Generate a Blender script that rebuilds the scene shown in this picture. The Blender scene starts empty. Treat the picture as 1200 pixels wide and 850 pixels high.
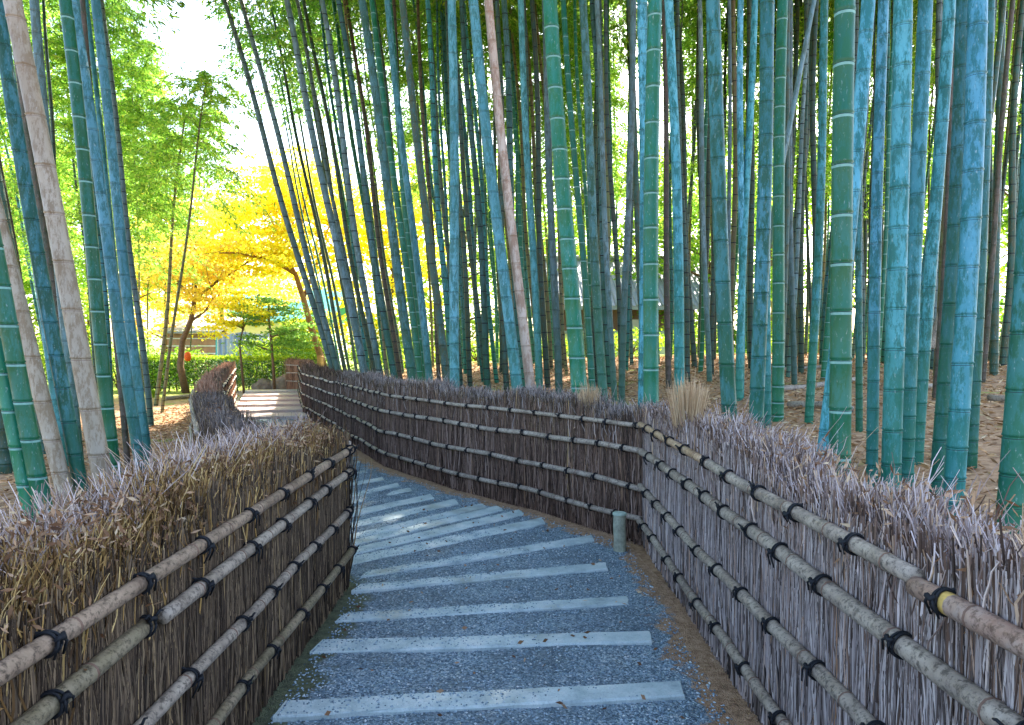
import bpy, math, random
import numpy as np
from mathutils import Vector, Matrix
random.seed(7); rng = np.random.default_rng(7)
sc = bpy.context.scene
col = sc.collection
H = 1.65; FP = 800.0; CX = 600.0; HY = 405.0      # eye height, focal length and horizon in photo pixels

def gp(px, py, z=0.0):                            # pixel -> point on the plane at height z
    d = (H - z) * FP / (py - HY)
    return Vector(((px - CX) * d / FP, d, z))
def dp(px, py, d):                                # pixel at a depth -> point
    return Vector(((px - CX) * d / FP, d, H - (py - HY) * d / FP))

# ------------------------------------------------------------------ helpers
def tag(o, label=None, cat=None, group=None, kind=None):
    if label: o['label'] = label
    if cat: o['category'] = cat
    if group: o['group'] = group
    if kind: o['kind'] = kind
    return o
def empty(name, loc=(0, 0, 0), rz=0):
    o = bpy.data.objects.new(name, None); col.objects.link(o)
    o.location = loc; o.rotation_euler = (0, 0, rz); o.empty_display_size = .2
    return o
def link(name, me, parent=None, loc=None):
    o = bpy.data.objects.new(name, me); col.objects.link(o)
    if parent: o.parent = parent
    if loc is not None: o.location = loc
    return o
def mesh_np(name, V, F, mats, mi=None, smooth=False):
    V = np.asarray(V, dtype=np.float32).reshape(-1, 3)
    F = np.asarray(F, dtype=np.int32); n, k = F.shape
    me = bpy.data.meshes.new(name)
    me.vertices.add(len(V)); me.vertices.foreach_set('co', V.ravel())
    me.loops.add(n * k); me.loops.foreach_set('vertex_index', F.ravel())
    me.polygons.add(n)
    me.polygons.foreach_set('loop_start', np.arange(0, n * k, k, dtype=np.int32))
    me.polygons.foreach_set('loop_total', np.full(n, k, dtype=np.int32))
    for m in (mats if isinstance(mats, (list, tuple)) else [mats]): me.materials.append(m)
    if mi is not None: me.polygons.foreach_set('material_index', np.asarray(mi, dtype=np.int32))
    me.polygons.foreach_set('use_smooth', np.full(n, smooth, dtype=bool))
    me.update(calc_edges=True); me.validate()
    return me
def join_np(parts):                                # [(V, F, mat_index)] quads
    Vs, Fs, Ms, off = [], [], [], 0
    for V, F, m in parts:
        V = np.asarray(V).reshape(-1, 3); F = np.asarray(F)
        Vs.append(V); Fs.append(F + off); off += len(V)
        Ms.append(np.full(len(F), m) if np.isscalar(m) else m)
    return np.concatenate(Vs), np.concatenate(Fs), np.concatenate(Ms)
def tubes(C, R, sides=3, phase=None):              # C (N,K,3) mostly upright paths, R (N,K)
    N, K, _ = C.shape
    if phase is None: phase = rng.uniform(0, 6.28, N)
    ang = phase[:, None] + np.arange(sides)[None] * 2 * np.pi / sides
    off = np.stack([np.cos(ang), np.sin(ang), np.zeros_like(ang)], -1)     # N,s,3
    V = C[:, :, None, :] + off[:, None] * R[:, :, None, None]
    idx = np.arange(N * K * sides).reshape(N, K, sides)
    a = idx[:, :-1]; b = idx[:, 1:]
    F = np.stack([a, np.roll(a, -1, 2), np.roll(b, -1, 2), b], -1).reshape(-1, 4)
    return V.reshape(-1, 3), F
def tube(pts, rad, sides=8, cap=True):             # one free-form tube
    P = np.array([tuple(p) for p in pts], float); n = len(P)
    rad = np.full(n, rad) if np.isscalar(rad) else np.asarray(rad, float)
    T = np.gradient(P, axis=0); T /= np.linalg.norm(T, axis=1)[:, None] + 1e-9
    ref = np.array([0, 0, 1.]) if abs(T[0][2]) < .9 else np.array([1., 0, 0])
    V = []
    for i in range(n):
        u = np.cross(ref, T[i]); u /= np.linalg.norm(u) + 1e-9; v = np.cross(T[i], u); ref = v if False else ref
        a = np.arange(sides) * 2 * np.pi / sides
        V.append(P[i] + rad[i] * (np.cos(a)[:, None] * u + np.sin(a)[:, None] * v))
    V = np.concatenate(V); idx = np.arange(n * sides).reshape(n, sides)
    a = idx[:-1]; b = idx[1:]
    F = np.stack([a, np.roll(a, -1, 1), np.roll(b, -1, 1), b], -1).reshape(-1, 4)
    if cap:
        c0, c1 = len(V), len(V) + 1
        V = np.concatenate([V, P[:1], P[-1:]])
        q = [[idx[0][(j + 1) % sides], idx[0][j], c0, c0] for j in range(sides)]
        # quads with a repeated vertex are invalid: build caps as pairs
        q = []
        for j in range(0, sides, 2):
            q.append([idx[0][(j + 2) % sides], idx[0][(j + 1) % sides], idx[0][j], c0])
            q.append([idx[-1][j], idx[-1][(j + 1) % sides], idx[-1][(j + 2) % sides], c1])
        F = np.concatenate([F, np.array(q)])
    return V, F
def box(x0, x1, y0, y1, z0, z1):
    V = np.array([(x, y, z) for z in (z0, z1) for x, y in ((x0, y0), (x1, y0), (x1, y1), (x0, y1))], float)
    F = np.array([(3, 2, 1, 0), (4, 5, 6, 7), (0, 1, 5, 4), (1, 2, 6, 5), (2, 3, 7, 6), (3, 0, 4, 7)])
    return V, F
def leaves(P, size, aspect=.3, droop=0., tilt=1.0, dirs=None):   # rhombic leaves at points P
    N = len(P)
    if dirs is None:
        a = rng.uniform(0, 2 * np.pi, N); e = rng.normal(-droop, .35 * tilt, N)
        dirs = np.stack([np.cos(a) * np.cos(e), np.sin(a) * np.cos(e), np.sin(e)], -1)
    r = rng.normal(size=(N, 3)); r[:, 2] *= .6 if tilt < 1.2 else 1
    s = np.cross(dirs, r); s /= np.linalg.norm(s, axis=1)[:, None] + 1e-9
    L = (size * rng.uniform(.6, 1.3, N))[:, None]; W = L * aspect
    V = np.stack([P, P + dirs * L * .45 + s * W * .5, P + dirs * L, P + dirs * L * .45 - s * W * .5], 1)
    F = np.arange(N * 4).reshape(N, 4)
    return V.reshape(-1, 3), F

# ------------------------------------------------------------------ materials
def mat(name):
    m = bpy.data.materials.new(name); m.use_nodes = True
    nt = m.node_tree; b = nt.nodes['Principled BSDF']
    b.inputs['Specular IOR Level'].default_value = .3
    return m, nt, b
def N(nt, t, **kw):
    n = nt.nodes.new(t)
    for k, v in kw.items():
        if k in n.inputs: n.inputs[k].default_value = v
        else: setattr(n, k, v)
    return n
def ramp(nt, src, stops, mode='LINEAR'):
    r = nt.nodes.new('ShaderNodeValToRGB'); r.color_ramp.interpolation = mode
    els = r.color_ramp.elements
    while len(els) < len(stops): els.new(.5)
    for e, (p, c) in zip(els, stops):
        e.position = p; e.color = (*c, 1) if len(c) == 3 else c
    nt.links.new(src, r.inputs[0]); return r.outputs[0]
def mix(nt, fac, a, b, blend='MIX'):
    m = nt.nodes.new('ShaderNodeMix'); m.data_type = 'RGBA'; m.blend_type = blend
    if hasattr(fac, 'links') or not isinstance(fac, (int, float)): nt.links.new(fac, m.inputs[0])
    else: m.inputs[0].default_value = fac
    for i, v in ((6, a), (7, b)):
        if isinstance(v, tuple): m.inputs[i].default_value = (*v, 1)
        else: nt.links.new(v, m.inputs[i])
    return m.outputs[2]
def coords(nt, kind='Object', scale=(1, 1, 1)):
    t = nt.nodes.new('ShaderNodeTexCoord'); mp = nt.nodes.new('ShaderNodeMapping')
    mp.inputs['Scale'].default_value = scale
    nt.links.new(t.outputs[kind], mp.inputs[0]); return mp.outputs[0]
def noise(nt, co, scale, detail=4, rough=.6):
    n = N(nt, 'ShaderNodeTexNoise', Scale=scale, Detail=detail, Roughness=rough)
    nt.links.new(co, n.inputs['Vector']); return n.outputs['Fac']
def bump(nt, b, src, strength=.4, dist=.01):
    bp = N(nt, 'ShaderNodeBump', Strength=strength, Distance=dist)
    nt.links.new(src, bp.inputs['Height']); nt.links.new(bp.outputs[0], b.inputs['Normal'])

def culm_mat(name, c1, c2, c3, rough=.42, green_foot=None):
    """c1 skin colour, c2 waxy bloom, c3 old blotches"""
    m, nt, b = mat(name)
    co = coords(nt, 'Object', (1, 1, .3))
    oi = nt.nodes.new('ShaderNodeObjectInfo')
    ad = nt.nodes.new('ShaderNodeVectorMath'); ad.operation = 'MULTIPLY_ADD'
    nt.links.new(oi.outputs['Random'], ad.inputs[0]); ad.inputs[1].default_value = (37, 91, 53)
    nt.links.new(co, ad.inputs[2]); co = ad.outputs[0]
    f = noise(nt, co, 3.2, 5, .65)
    k = ramp(nt, f, [(.36, (0, 0, 0)), (.62, (1, 1, 1))])
    base = mix(nt, k, c1, c2)
    f2 = noise(nt, co, 19, 7, .78)
    k2 = ramp(nt, f2, [(.46, (0, 0, 0)), (.55, (1, 1, 1))])
    base = mix(nt, k2, base, c3)
    if green_foot:                                 # young waxless skin towards the foot, with an uneven limit
        sx = nt.nodes.new('ShaderNodeSeparateXYZ'); tc = nt.nodes.new('ShaderNodeTexCoord'); nt.links.new(tc.outputs['Object'], sx.inputs[0])
        mm = nt.nodes.new('ShaderNodeMath'); mm.operation = 'MULTIPLY_ADD'; nt.links.new(f, mm.inputs[0]); mm.inputs[1].default_value = 3.2; nt.links.new(sx.outputs['Z'], mm.inputs[2])
        kz = ramp(nt, mm.outputs[0], [(0, (1, 1, 1)), (1, (0, 0, 0))])
        mz = N(nt, 'ShaderNodeMapRange'); mz.inputs['From Min'].default_value = 1.7; mz.inputs['From Max'].default_value = 3.6; mz.inputs['To Min'].default_value = .85; mz.inputs['To Max'].default_value = 0
        nt.links.new(mm.outputs[0], mz.inputs['Value']); base = mix(nt, mz.outputs[0], base, green_foot)
    f4 = noise(nt, co, 90, 3, .6)
    k4 = ramp(nt, f4, [(.62, (0, 0, 0)), (.74, (.3, .3, .3))])
    base = mix(nt, k4, base, (.62, .68, .68))
    hs = nt.nodes.new('ShaderNodeHueSaturation')
    mr = N(nt, 'ShaderNodeMapRange'); mr.inputs['To Min'].default_value = .72; mr.inputs['To Max'].default_value = 1.22
    nt.links.new(oi.outputs['Random'], mr.inputs['Value']); nt.links.new(mr.outputs[0], hs.inputs['Value'])
    mh = N(nt, 'ShaderNodeMath', operation='MULTIPLY'); nt.links.new(oi.outputs['Random'], mh.inputs[0]); mh.inputs[1].default_value = 7.31
    mf = N(nt, 'ShaderNodeMath', operation='FRACT'); nt.links.new(mh.outputs[0], mf.inputs[0])
    mq = N(nt, 'ShaderNodeMapRange'); mq.inputs['To Min'].default_value = .47; mq.inputs['To Max'].default_value = .503; nt.links.new(mf.outputs[0], mq.inputs['Value']); nt.links.new(mq.outputs[0], hs.inputs['Hue'])
    nt.links.new(base, hs.inputs['Color']); nt.links.new(hs.outputs[0], b.inputs['Base Color'])
    b.inputs['Roughness'].default_value = rough
    f3 = noise(nt, coords(nt, 'Object', (1, 1, .03)), 160, 3)
    bump(nt, b, f3, .12, .003)
    return m
CM = {
 'blue':  culm_mat('bamboo_bloom_blue', (.055, .215, .31), (.11, .34, .48), (.02, .13, .15), .5, (.02, .17, .12)),
 'teal':  culm_mat('bamboo_teal', (.02, .125, .135), (.055, .21, .27), (.012, .095, .07), .48, (.015, .14, .08)),
 'green': culm_mat('bamboo_jade', (.009, .115, .066), (.022, .165, .13), (.012, .115, .05), .35, (.012, .15, .07)),
 'slate': culm_mat('bamboo_slate_teal', (.03, .095, .095), (.07, .16, .18), (.025, .075, .05), .5, (.02, .11, .06)),
 'sky':   culm_mat('bamboo_dull_blue', (.05, .165, .22), (.10, .26, .34), (.03, .12, .13), .5, (.025, .15, .10)),
 'dark':  culm_mat('bamboo_dark_green', (.018, .06, .04), (.04, .10, .09), (.05, .065, .03)),
 'grey':  culm_mat('bamboo_grey_blue', (.075, .14, .16), (.15, .22, .25), (.07, .11, .10), .5, (.04, .12, .08)),
 'tan':   culm_mat('bamboo_dead_tan', (.40, .33, .235), (.52, .445, .34), (.30, .225, .14), .5),
 'brown': culm_mat('bamboo_brown', (.075, .055, .035), (.13, .10, .07), (.05, .055, .03), .5),
 'olive': culm_mat('bamboo_olive', (.10, .13, .045), (.16, .19, .08), (.14, .11, .05), .5),
}
def flat(name, c, rough=.6, var=.25, sc_=20, bumpd=0):
    m, nt, b = mat(name)
    f = noise(nt, coords(nt), sc_, 5, .7)
    lo = tuple(x * (1 - var) for x in c); hi = tuple(min(1, x * (1 + var)) for x in c)
    nt.links.new(ramp(nt, f, [(.3, lo), (.7, hi)]), b.inputs['Base Color'])
    b.inputs['Roughness'].default_value = rough
    if bumpd: bump(nt, b, f, .5, bumpd)
    return m
NODE_DARK = flat('bamboo_node_groove', (.010, .016, .018), .7)
NODE_PALE = flat('bamboo_node_bloom', (.17, .34, .29), .6)
NODE_BROWN = flat('bamboo_node_brown', (.17, .10, .07), .7)
def island_mat(name, stops, rough=.75, trans=0.0, co_noise=None):
    """stops: colours picked per separate twig or leaf"""
    m, nt, b = mat(name)
    g = nt.nodes.new('ShaderNodeNewGeometry')
    c = ramp(nt, g.outputs['Random Per Island'], stops)
    if co_noise:
        s, dark, lo, hi = co_noise
        k = ramp(nt, noise(nt, coords(nt, 'Object'), s, 4), [(lo, (0, 0, 0)), (hi, (1, 1, 1))])
        c = mix(nt, k, c, dark)
    b.inputs['Roughness'].default_value = rough
    nt.links.new(c, b.inputs['Base Color'])
    if trans:
        tr = nt.nodes.new('ShaderNodeBsdfTranslucent'); nt.links.new(c, tr.inputs['Color'])
        mx = nt.nodes.new('ShaderNodeMixShader'); mx.inputs[0].default_value = trans
        out = nt.nodes['Material Output']
        nt.links.new(b.outputs[0], mx.inputs[1]); nt.links.new(tr.outputs[0], mx.inputs[2])
        nt.links.new(mx.outputs[0], out.inputs['Surface'])
    return m
TW_GREY = island_mat('brush_grey', [(0, (.03, .022, .02)), (.25, (.13, .095, .08)), (.5, (.27, .22, .205)), (.75, (.39, .325, .30)), (.9, (.52, .44, .40)), (1, (.36, .20, .11))])
TW_PALE = island_mat('brush_pale', [(0, (.10, .06, .045)), (.4, (.36, .27, .24)), (.75, (.60, .50, .48)), (.9, (.58, .40, .25)), (1, (.30, .17, .09))])
TW_GREYB = island_mat('brush_grey_brown', [(0, (.05, .035, .03)), (.5, (.15, .115, .10)), (.85, (.26, .21, .19)), (1, (.36, .25, .18))])
TW_BROWN = island_mat('brush_brown', [(0, (.02, .012, .007)), (.4, (.065, .041, .025)), (.75, (.15, .10, .06)), (.93, (.25, .17, .10)), (1, (.34, .22, .10))])  # brown wood, with the left face's dim light put into the darker tones
TW_FAR = island_mat('brush_dark_mauve', [(0, (.025, .014, .010)), (.45, (.10, .057, .038)), (.8, (.20, .125, .09)), (.95, (.30, .21, .17)), (1, (.28, .16, .09))])
TW_WARM = island_mat('brush_golden', [(0, (.035, .016, .006)), (.4, (.18, .095, .03)), (.75, (.42, .25, .08)), (1, (.60, .42, .18))])
TW_RED = island_mat('brush_reddish', [(0, (.22, .10, .06)), (.5, (.38, .20, .12)), (1, (.5, .3, .2))])
STRAW = island_mat('fresh_straw', [(0, (.35, .22, .11)), (.5, (.55, .38, .22)), (1, (.68, .52, .34))])
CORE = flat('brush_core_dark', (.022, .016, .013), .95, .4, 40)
CORD = flat('black_cord', (.008, .009, .012), .7)
DRYLEAF = island_mat('dry_leaf', [(0, (.09, .04, .02)), (.5, (.27, .14, .07)), (.85, (.48, .31, .19)), (1, (.62, .47, .30))], .7, .25)
def rail_mat(name, a, b_, c):
    m, nt, b = mat(name)
    f = noise(nt, coords(nt, 'Object'), 7, 6, .7)
    base = ramp(nt, f, [(.3, a), (.5, b_), (.72, c)])
    f2 = noise(nt, coords(nt, 'Object'), 55, 5, .75)
    base = mix(nt, ramp(nt, f2, [(.48, (0, 0, 0)), (.62, (.85, .85, .85))]), base, tuple(x * .35 for x in a))
    nt.links.new(base, b.inputs['Base Color']); b.inputs['Roughness'].default_value = .55
    bump(nt, b, f2, .35, .003); return m
RAIL_GREY = rail_mat('rail_weathered_grey', (.17, .13, .10), (.33, .265, .205), (.46, .385, .30))
RAIL_BROWN = rail_mat('rail_brown', (.12, .075, .05), (.27, .19, .13), (.37, .26, .18))
RAIL_TAN = rail_mat('rail_tan', (.30, .18, .10), (.46, .31, .18), (.52, .38, .26))
RAIL_RUST = rail_mat('rail_rusty_brown', (.27, .15, .10), (.36, .24, .18), (.38, .31, .27))
RAIL_MOSS = rail_mat('rail_mossy', (.12, .09, .05), (.23, .185, .115), (.33, .25, .17))
RAIL_FAR = rail_mat('rail_pale', (.36, .28, .22), (.48, .40, .33), (.6, .52, .45))
YELLOW = flat('yellow_node', (.55, .36, .10), .5)

LEAF_BAM = island_mat('bamboo_leaf', [(0, (.07, .19, .02)), (.5, (.15, .34, .04)), (.85, (.27, .46, .06)), (1, (.42, .52, .08))], .5, .6)
LEAF_BAM_L = island_mat('bamboo_leaf_bright', [(0, (.12, .28, .03)), (.4, (.24, .48, .05)), (.8, (.42, .66, .08)), (1, (.58, .7, .10))], .5, .6)
LEAF_YEL = island_mat('maple_leaf_yellow', [(0, (.90, .66, .03)), (.3, (.95, .80, .03)), (.75, (.97, .88, .06)), (.93, (.86, .90, .16)), (1, (.92, .62, .10))], .5, .72)
LEAF_ORA = island_mat('maple_leaf_orange', [(0, (.88, .52, .10)), (.4, (.93, .70, .10)), (.8, (.95, .83, .10)), (1, (.90, .68, .4))], .5, .7)
LEAF_GRN = island_mat('tree_leaf_green', [(0, (.09, .22, .02)), (.5, (.20, .40, .03)), (.85, (.36, .55, .05)), (1, (.5, .6, .06))], .5, .55)
LEAF_LIME = island_mat('lime_leaf', [(0, (.16, .30, .02)), (.5, (.34, .52, .03)), (1, (.55, .62, .05))], .5, .5)
LEAF_HEDGE = island_mat('hedge_leaf', [(0, (.03, .09, .02)), (.5, (.08, .19, .035)), (.8, (.18, .32, .06)), (.9, (.5, .58, .35)), (1, (.75, .75, .6))], .4, .3)  # the whitish stops paint light passing between the leaves
LEAF_PINE = island_mat('pine_needles', [(0, (.10, .24, .04)), (.6, (.22, .42, .07)), (1, (.36, .55, .10))], .6, .5)
BARK = rail_mat('maple_bark', (.10, .055, .03), (.17, .095, .05), (.24, .14, .08))
BARK_O = rail_mat('maple_bark_warm', (.22, .10, .04), (.36, .17, .07), (.42, .22, .10))

# ------------------------------------------------------------------ fence lines and terrain
RF = [(1.08, -1.2), (1.08, 5.55), (.25, 6.7), (-.6, 7.65), (-1.7, 9.15), (-3.14, 12.3), (-4.95, 16.2), (-6.95, 22.3)]
LF = [(-1.16, -1.2), (-1.12, 4.6), (-1.5, 4.78), (-1.95, 5.15), (-2.66, 6.55), (-3.75, 8.8), (-4.6, 10.7), (-6.42, 15.5), (-8.2, 20.2)]
def seg_dist(px, py, line):
    d = np.full(np.shape(px), 1e9)
    for (x0, y0), (x1, y1) in zip(line[:-1], line[1:]):
        dx, dy = x1 - x0, y1 - y0
        t = np.clip(((px - x0) * dx + (py - y0) * dy) / (dx * dx + dy * dy), 0, 1)
        d = np.minimum(d, np.hypot(px - x0 - t * dx, py - y0 - t * dy))
    return d
RFE = [(1.08, -60)] + RF[1:-1] + [(-6.95, 22.3), (-6.95, 24.0), (-9.5, 26.0)]
LFE = [(-1.16, -60)] + LF[1:] + [(-9.0, 22), (-16, 24.0)]
def side(px, py, line, right=True):
    ys = [p[1] for p in line]; xs = [p[0] for p in line]
    xx = np.interp(py, ys, xs)
    return (px > xx) if right else (px < xx)
def hgt(x, y):
    x = np.asarray(x, float); y = np.asarray(y, float)
    s = seg_dist(x, y, RFE) - .12
    hr = np.interp(s, [0, .2, 1.6, 4, 8, 14, 24, 60], [0, .12, .72, 1.0, 1.22, 1.38, 1.2, 1.0])
    fade = np.clip((30 - y) / 6, 0, 1); fx = np.clip((y + 6) / 4, .3, 1)
    hr = np.where(side(x, y, RFE), hr * (.45 + .55 * fade), 0)
    s2 = seg_dist(x, y, LFE) - .12
    hl = np.where(side(x, y, LFE, False), np.interp(s2, [0, .2, 1.5, 4], [0, .05, .24, .3]) * np.clip((14 - y) / 6, 0, 1), 0)
    n = .03 * np.sin(x * 2.1 + 1.3 * np.sin(y * 1.7)) * np.sin(y * 1.9 + x) + .012 * np.sin(x * 7 + y * 5) * np.sin(y * 8 - x * 3)
    k = np.where(side(x, y, RFE), np.clip(s, 0, 1), np.where(side(x, y, LFE, False), np.clip(s2, 0, 1), 0))
    return hr + hl + n * k

# ------------------------------------------------------------------ ground
def uneven(a, b, core0, core1, step, grow=1.25):
    c = list(np.arange(core0, core1 + 1e-6, step))
    s, v = step, core1
    while v < b: s *= grow; v += s; c.append(v)
    s, v = step, core0
    while v > a: s *= grow; v -= s; c.insert(0, v)
    return np.array(c)
gx = uneven(-600, 600, -10, 12, .14); gy = uneven(-60, 900, -1, 24, .14)
X, Y = np.meshgrid(gx, gy); Z = hgt(X, Y)
nx, ny = len(gx), len(gy)
idx = np.arange(nx * ny).reshape(ny, nx)
F = np.stack([idx[:-1, :-1], idx[:-1, 1:], idx[1:, 1:], idx[1:, :-1]], -1).reshape(-1, 4)
m, nt, b = mat('leaf_litter_earth')
co = coords(nt, 'Object')
v = N(nt, 'ShaderNodeTexVoronoi', Scale=22.0); nt.links.new(co, v.inputs['Vector'])
f = noise(nt, co, 9, 6, .75); f2 = noise(nt, co, .9, 3)
litter = mix(nt, .55, ramp(nt, v.outputs['Color'], [(0, (.18, .09, .04)), (.5, (.40, .23, .115)), (1, (.58, .38, .22))]),
             ramp(nt, f, [(.3, (.13, .07, .035)), (.55, (.38, .23, .13)), (.75, (.56, .38, .24))]))
g = nt.nodes.new('ShaderNodeNewGeometry'); sp = nt.nodes.new('ShaderNodeSeparateXYZ'); nt.links.new(g.outputs['Position'], sp.inputs[0])
grass = ramp(nt, f, [(.3, (.10, .16, .02)), (.7, (.30, .40, .04))])
# mossy lawn begins beyond the grove and comes in patches
mr = N(nt, 'ShaderNodeMapRange'); mr.inputs['From Min'].default_value = 19; mr.inputs['From Max'].default_value = 25
nt.links.new(sp.outputs['Y'], mr.inputs['Value'])
ma = nt.nodes.new('ShaderNodeMath'); ma.operation = 'ADD'; nt.links.new(mr.outputs[0], ma.inputs[0])
k = ramp(nt, f2, [(.60, (0, 0, 0)), (.68, (.7, .7, .7))]); nt.links.new(k, ma.inputs[1]); ma.use_clamp = True
nt.links.new(mix(nt, ma.outputs[0], litter, grass), b.inputs['Base Color'])
b.inputs['Roughness'].default_value = .95; bump(nt, b, f, .8, .03)
GROUND = m
o = link('ground', mesh_np('ground', np.stack([X, Y, Z], -1), F, GROUND, smooth=True)); tag(o, kind='structure')

# path: a strip between the two fence lines
def resample(line, n):
    P = np.array(line, float); L = np.concatenate([[0], np.cumsum(np.hypot(*np.diff(P, axis=0).T))])
    t = np.linspace(0, L[-1], n); return np.stack([np.interp(t, L, P[:, 0]), np.interp(t, L, P[:, 1])], -1)
pairs = [((-1.16, -2.5), (1.08, -2.5)), ((-1.12, 4.5), (1.08, 4.3)), ((-1.45, 4.8), (.95, 5.75)), ((-1.98, 5.3), (.25, 6.7)), ((-2.5, 6.2), (-.6, 7.65)),
         ((-3.35, 8.0), (-1.7, 9.15)), ((-4.6, 10.7), (-3.14, 12.3)), ((-6.42, 15.5), (-4.95, 16.2)), ((-8.35, 20.4), (-6.95, 22.3)), ((-8.9, 22.3), (-7.0, 23.3)), ((-10.8, 24.6), (-8.0, 25.4))]
A = resample([p[0] for p in pairs], 3); 
rowsA, rowsB = [], []
for (a0, b0), (a1, b1) in zip(pairs[:-1], pairs[1:]):
    n = max(4, int(max(math.dist(a0, a1), math.dist(b0, b1)) / .12))
    for i in range(n):
        t = i / n
        rowsA.append((a0[0] + (a1[0] - a0[0]) * t, a0[1] + (a1[1] - a0[1]) * t)); rowsB.append((b0[0] + (b1[0] - b0[0]) * t, b0[1] + (b1[1] - b0[1]) * t))
rowsA.append(pairs[-1][0]); rowsB.append(pairs[-1][1])
rowsA, rowsB = np.array(rowsA), np.array(rowsB); nu = 24
U = np.linspace(0, 1, nu)[None, :, None]
PXY = rowsA[:, None] * (1 - U) + rowsB[:, None] * U
Z = .006 + .008 * (np.sin(PXY[..., 0] * 5) * np.sin(PXY[..., 1] * 4) + 1)
V = np.concatenate([PXY, Z[..., None]], -1)
idx = np.arange(V.shape[0] * nu).reshape(-1, nu)
F = np.stack([idx[:-1, :-1], idx[:-1, 1:], idx[1:, 1:], idx[1:, :-1]], -1).reshape(-1, 4)
me = mesh_np('path', V, F, [], smooth=True)
at = me.attributes.new('rim', 'FLOAT_COLOR', 'POINT')
dr = seg_dist(PXY[..., 0], PXY[..., 1], RF); dl = seg_dist(PXY[..., 0], PXY[..., 1], LF)
cv = np.zeros(PXY.shape[:2] + (4,), np.float32)
cv[..., 0] = np.clip(1 - dr / .5, 0, 1); cv[..., 1] = np.clip(1 - dl / .45, 0, 1); cv[..., 2] = np.clip((PXY[..., 1] - 16) / 4, 0, 1); cv[..., 3] = 1
at.data.foreach_set('color', cv.ravel())
m, nt, b = mat('gravel')
co = coords(nt, 'Object')
v = N(nt, 'ShaderNodeTexVoronoi', Scale=110.0); nt.links.new(co, v.inputs['Vector'])
v2 = N(nt, 'ShaderNodeTexVoronoi', Scale=150.0); nt.links.new(co, v2.inputs['Vector'])
sep = nt.nodes.new('ShaderNodeSeparateColor'); nt.links.new(v.outputs['Color'], sep.inputs[0])
stone = ramp(nt, sep.outputs[0], [(0, (.07, .105, .135)), (.45, (.22, .31, .37)), (.8, (.36, .46, .52)), (1, (.60, .67, .69))])
big = noise(nt, co, 2.2, 4)
stone = mix(nt, ramp(nt, big, [(.40, (0, 0, 0)), (.62, (.55, .55, .55))]), stone, (.10, .13, .15))
att = N(nt, 'ShaderNodeAttribute', attribute_name='rim'); s3 = nt.nodes.new('ShaderNodeSeparateColor'); nt.links.new(att.outputs['Color'], s3.inputs[0])
fn = noise(nt, co, 3.5, 6, .7)
def rimmask(ch, lo, hi):
    a = nt.nodes.new('ShaderNodeMath'); a.operation = 'MULTIPLY_ADD'; nt.links.new(s3.outputs[ch], a.inputs[0]); a.inputs[1].default_value = .75; nt.links.new(fn, a.inputs[2])
    return ramp(nt, a.outputs[0], [(lo, (0, 0, 0)), (hi, (1, 1, 1))])
earth = ramp(nt, noise(nt, co, 26, 7, .8), [(.3, (.14, .075, .04)), (.5, (.42, .25, .14)), (.7, (.62, .42, .27))])
moss = ramp(nt, noise(nt, co, 30, 5), [(.3, (.07, .075, .045)), (.7, (.16, .18, .10))])
c = mix(nt, rimmask(0, .90, .97), stone, earth); c = mix(nt, rimmask(1, .88, 1.0), c, moss)
c = mix(nt, rimmask(2, .8, 1.0), c, (.42, .33, .28))
nt.links.new(c, b.inputs['Base Color']); b.inputs['Roughness'].default_value = .8
inv = nt.nodes.new('ShaderNodeMath'); inv.operation = 'ADD'; nt.links.new(v.outputs['Distance'], inv.inputs[0]); nt.links.new(v2.outputs['Distance'], inv.inputs[1])
bp = N(nt, 'ShaderNodeBump', Strength=.9, Distance=.012); bp.invert = True
nt.links.new(inv.outputs[0], bp.inputs['Height']); nt.links.new(bp.outputs[0], b.inputs['Normal'])
me.materials.append(m)
o = link('path', me); tag(o, kind='structure')

# loose gravel
def in_path(x, y, mR=.1, mL=.1):
    return (~side(x, y, RFE)) & (~side(x, y, LFE, False)) & (seg_dist(x, y, RFE) > mR) & (seg_dist(x, y, LFE) > mL)
PEB = island_mat('loose_pebble', [(0, (.07, .105, .135)), (.5, (.22, .31, .37)), (.85, (.38, .47, .52)), (1, (.62, .64, .62))], .8)
def pebbles(n, y0, y1, smin, smax, zf):
    yy = y0 + (y1 - y0) * rng.uniform(0, 1, n) ** 1.5
    x = rng.uniform(-3.5, 1.1, n); ok = in_path(x, yy, .12, .06); x, yy = x[ok], yy[ok]; n = len(x)
    s = rng.uniform(smin, smax, n)[:, None]
    base = np.array([(1, 0, 0), (0, 1, 0), (-1, 0, 0), (0, -1, 0), (0, 0, .7), (0, 0, -.7)], float)
    a = rng.uniform(0, 6.28, n); R = np.zeros((n, 3, 3)); R[:, 0, 0] = np.cos(a); R[:, 0, 1] = -np.sin(a); R[:, 1, 0] = np.sin(a); R[:, 1, 1] = np.cos(a); R[:, 2, 2] = 1
    V = np.einsum('nij,kj->nki', R, base) * (s[:, None] * rng.uniform(.6, 1.3, (n, 6, 1)))
    V[:, :, 0] += x[:, None]; V[:, :, 1] += yy[:, None]; V[:, :, 2] += (zf(x, yy) + s[:, 0] * .35)[:, None]
    t = np.array([(0, 1, 4), (1, 2, 4), (2, 3, 4), (3, 0, 4), (1, 0, 5), (2, 1, 5), (3, 2, 5), (0, 3, 5)])
    return V.reshape(-1, 3), (np.arange(n)[:, None, None] * 6 + t[None]).reshape(-1, 3)
V, F = pebbles(60000, 1.9, 9.5, .004, .0085, lambda x, y: .006 + .008 * (np.sin(x * 5) * np.sin(y * 4) + 1))
o = link('gravel', mesh_np('gravel', V, F, PEB)); tag(o, kind='stuff')

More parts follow.
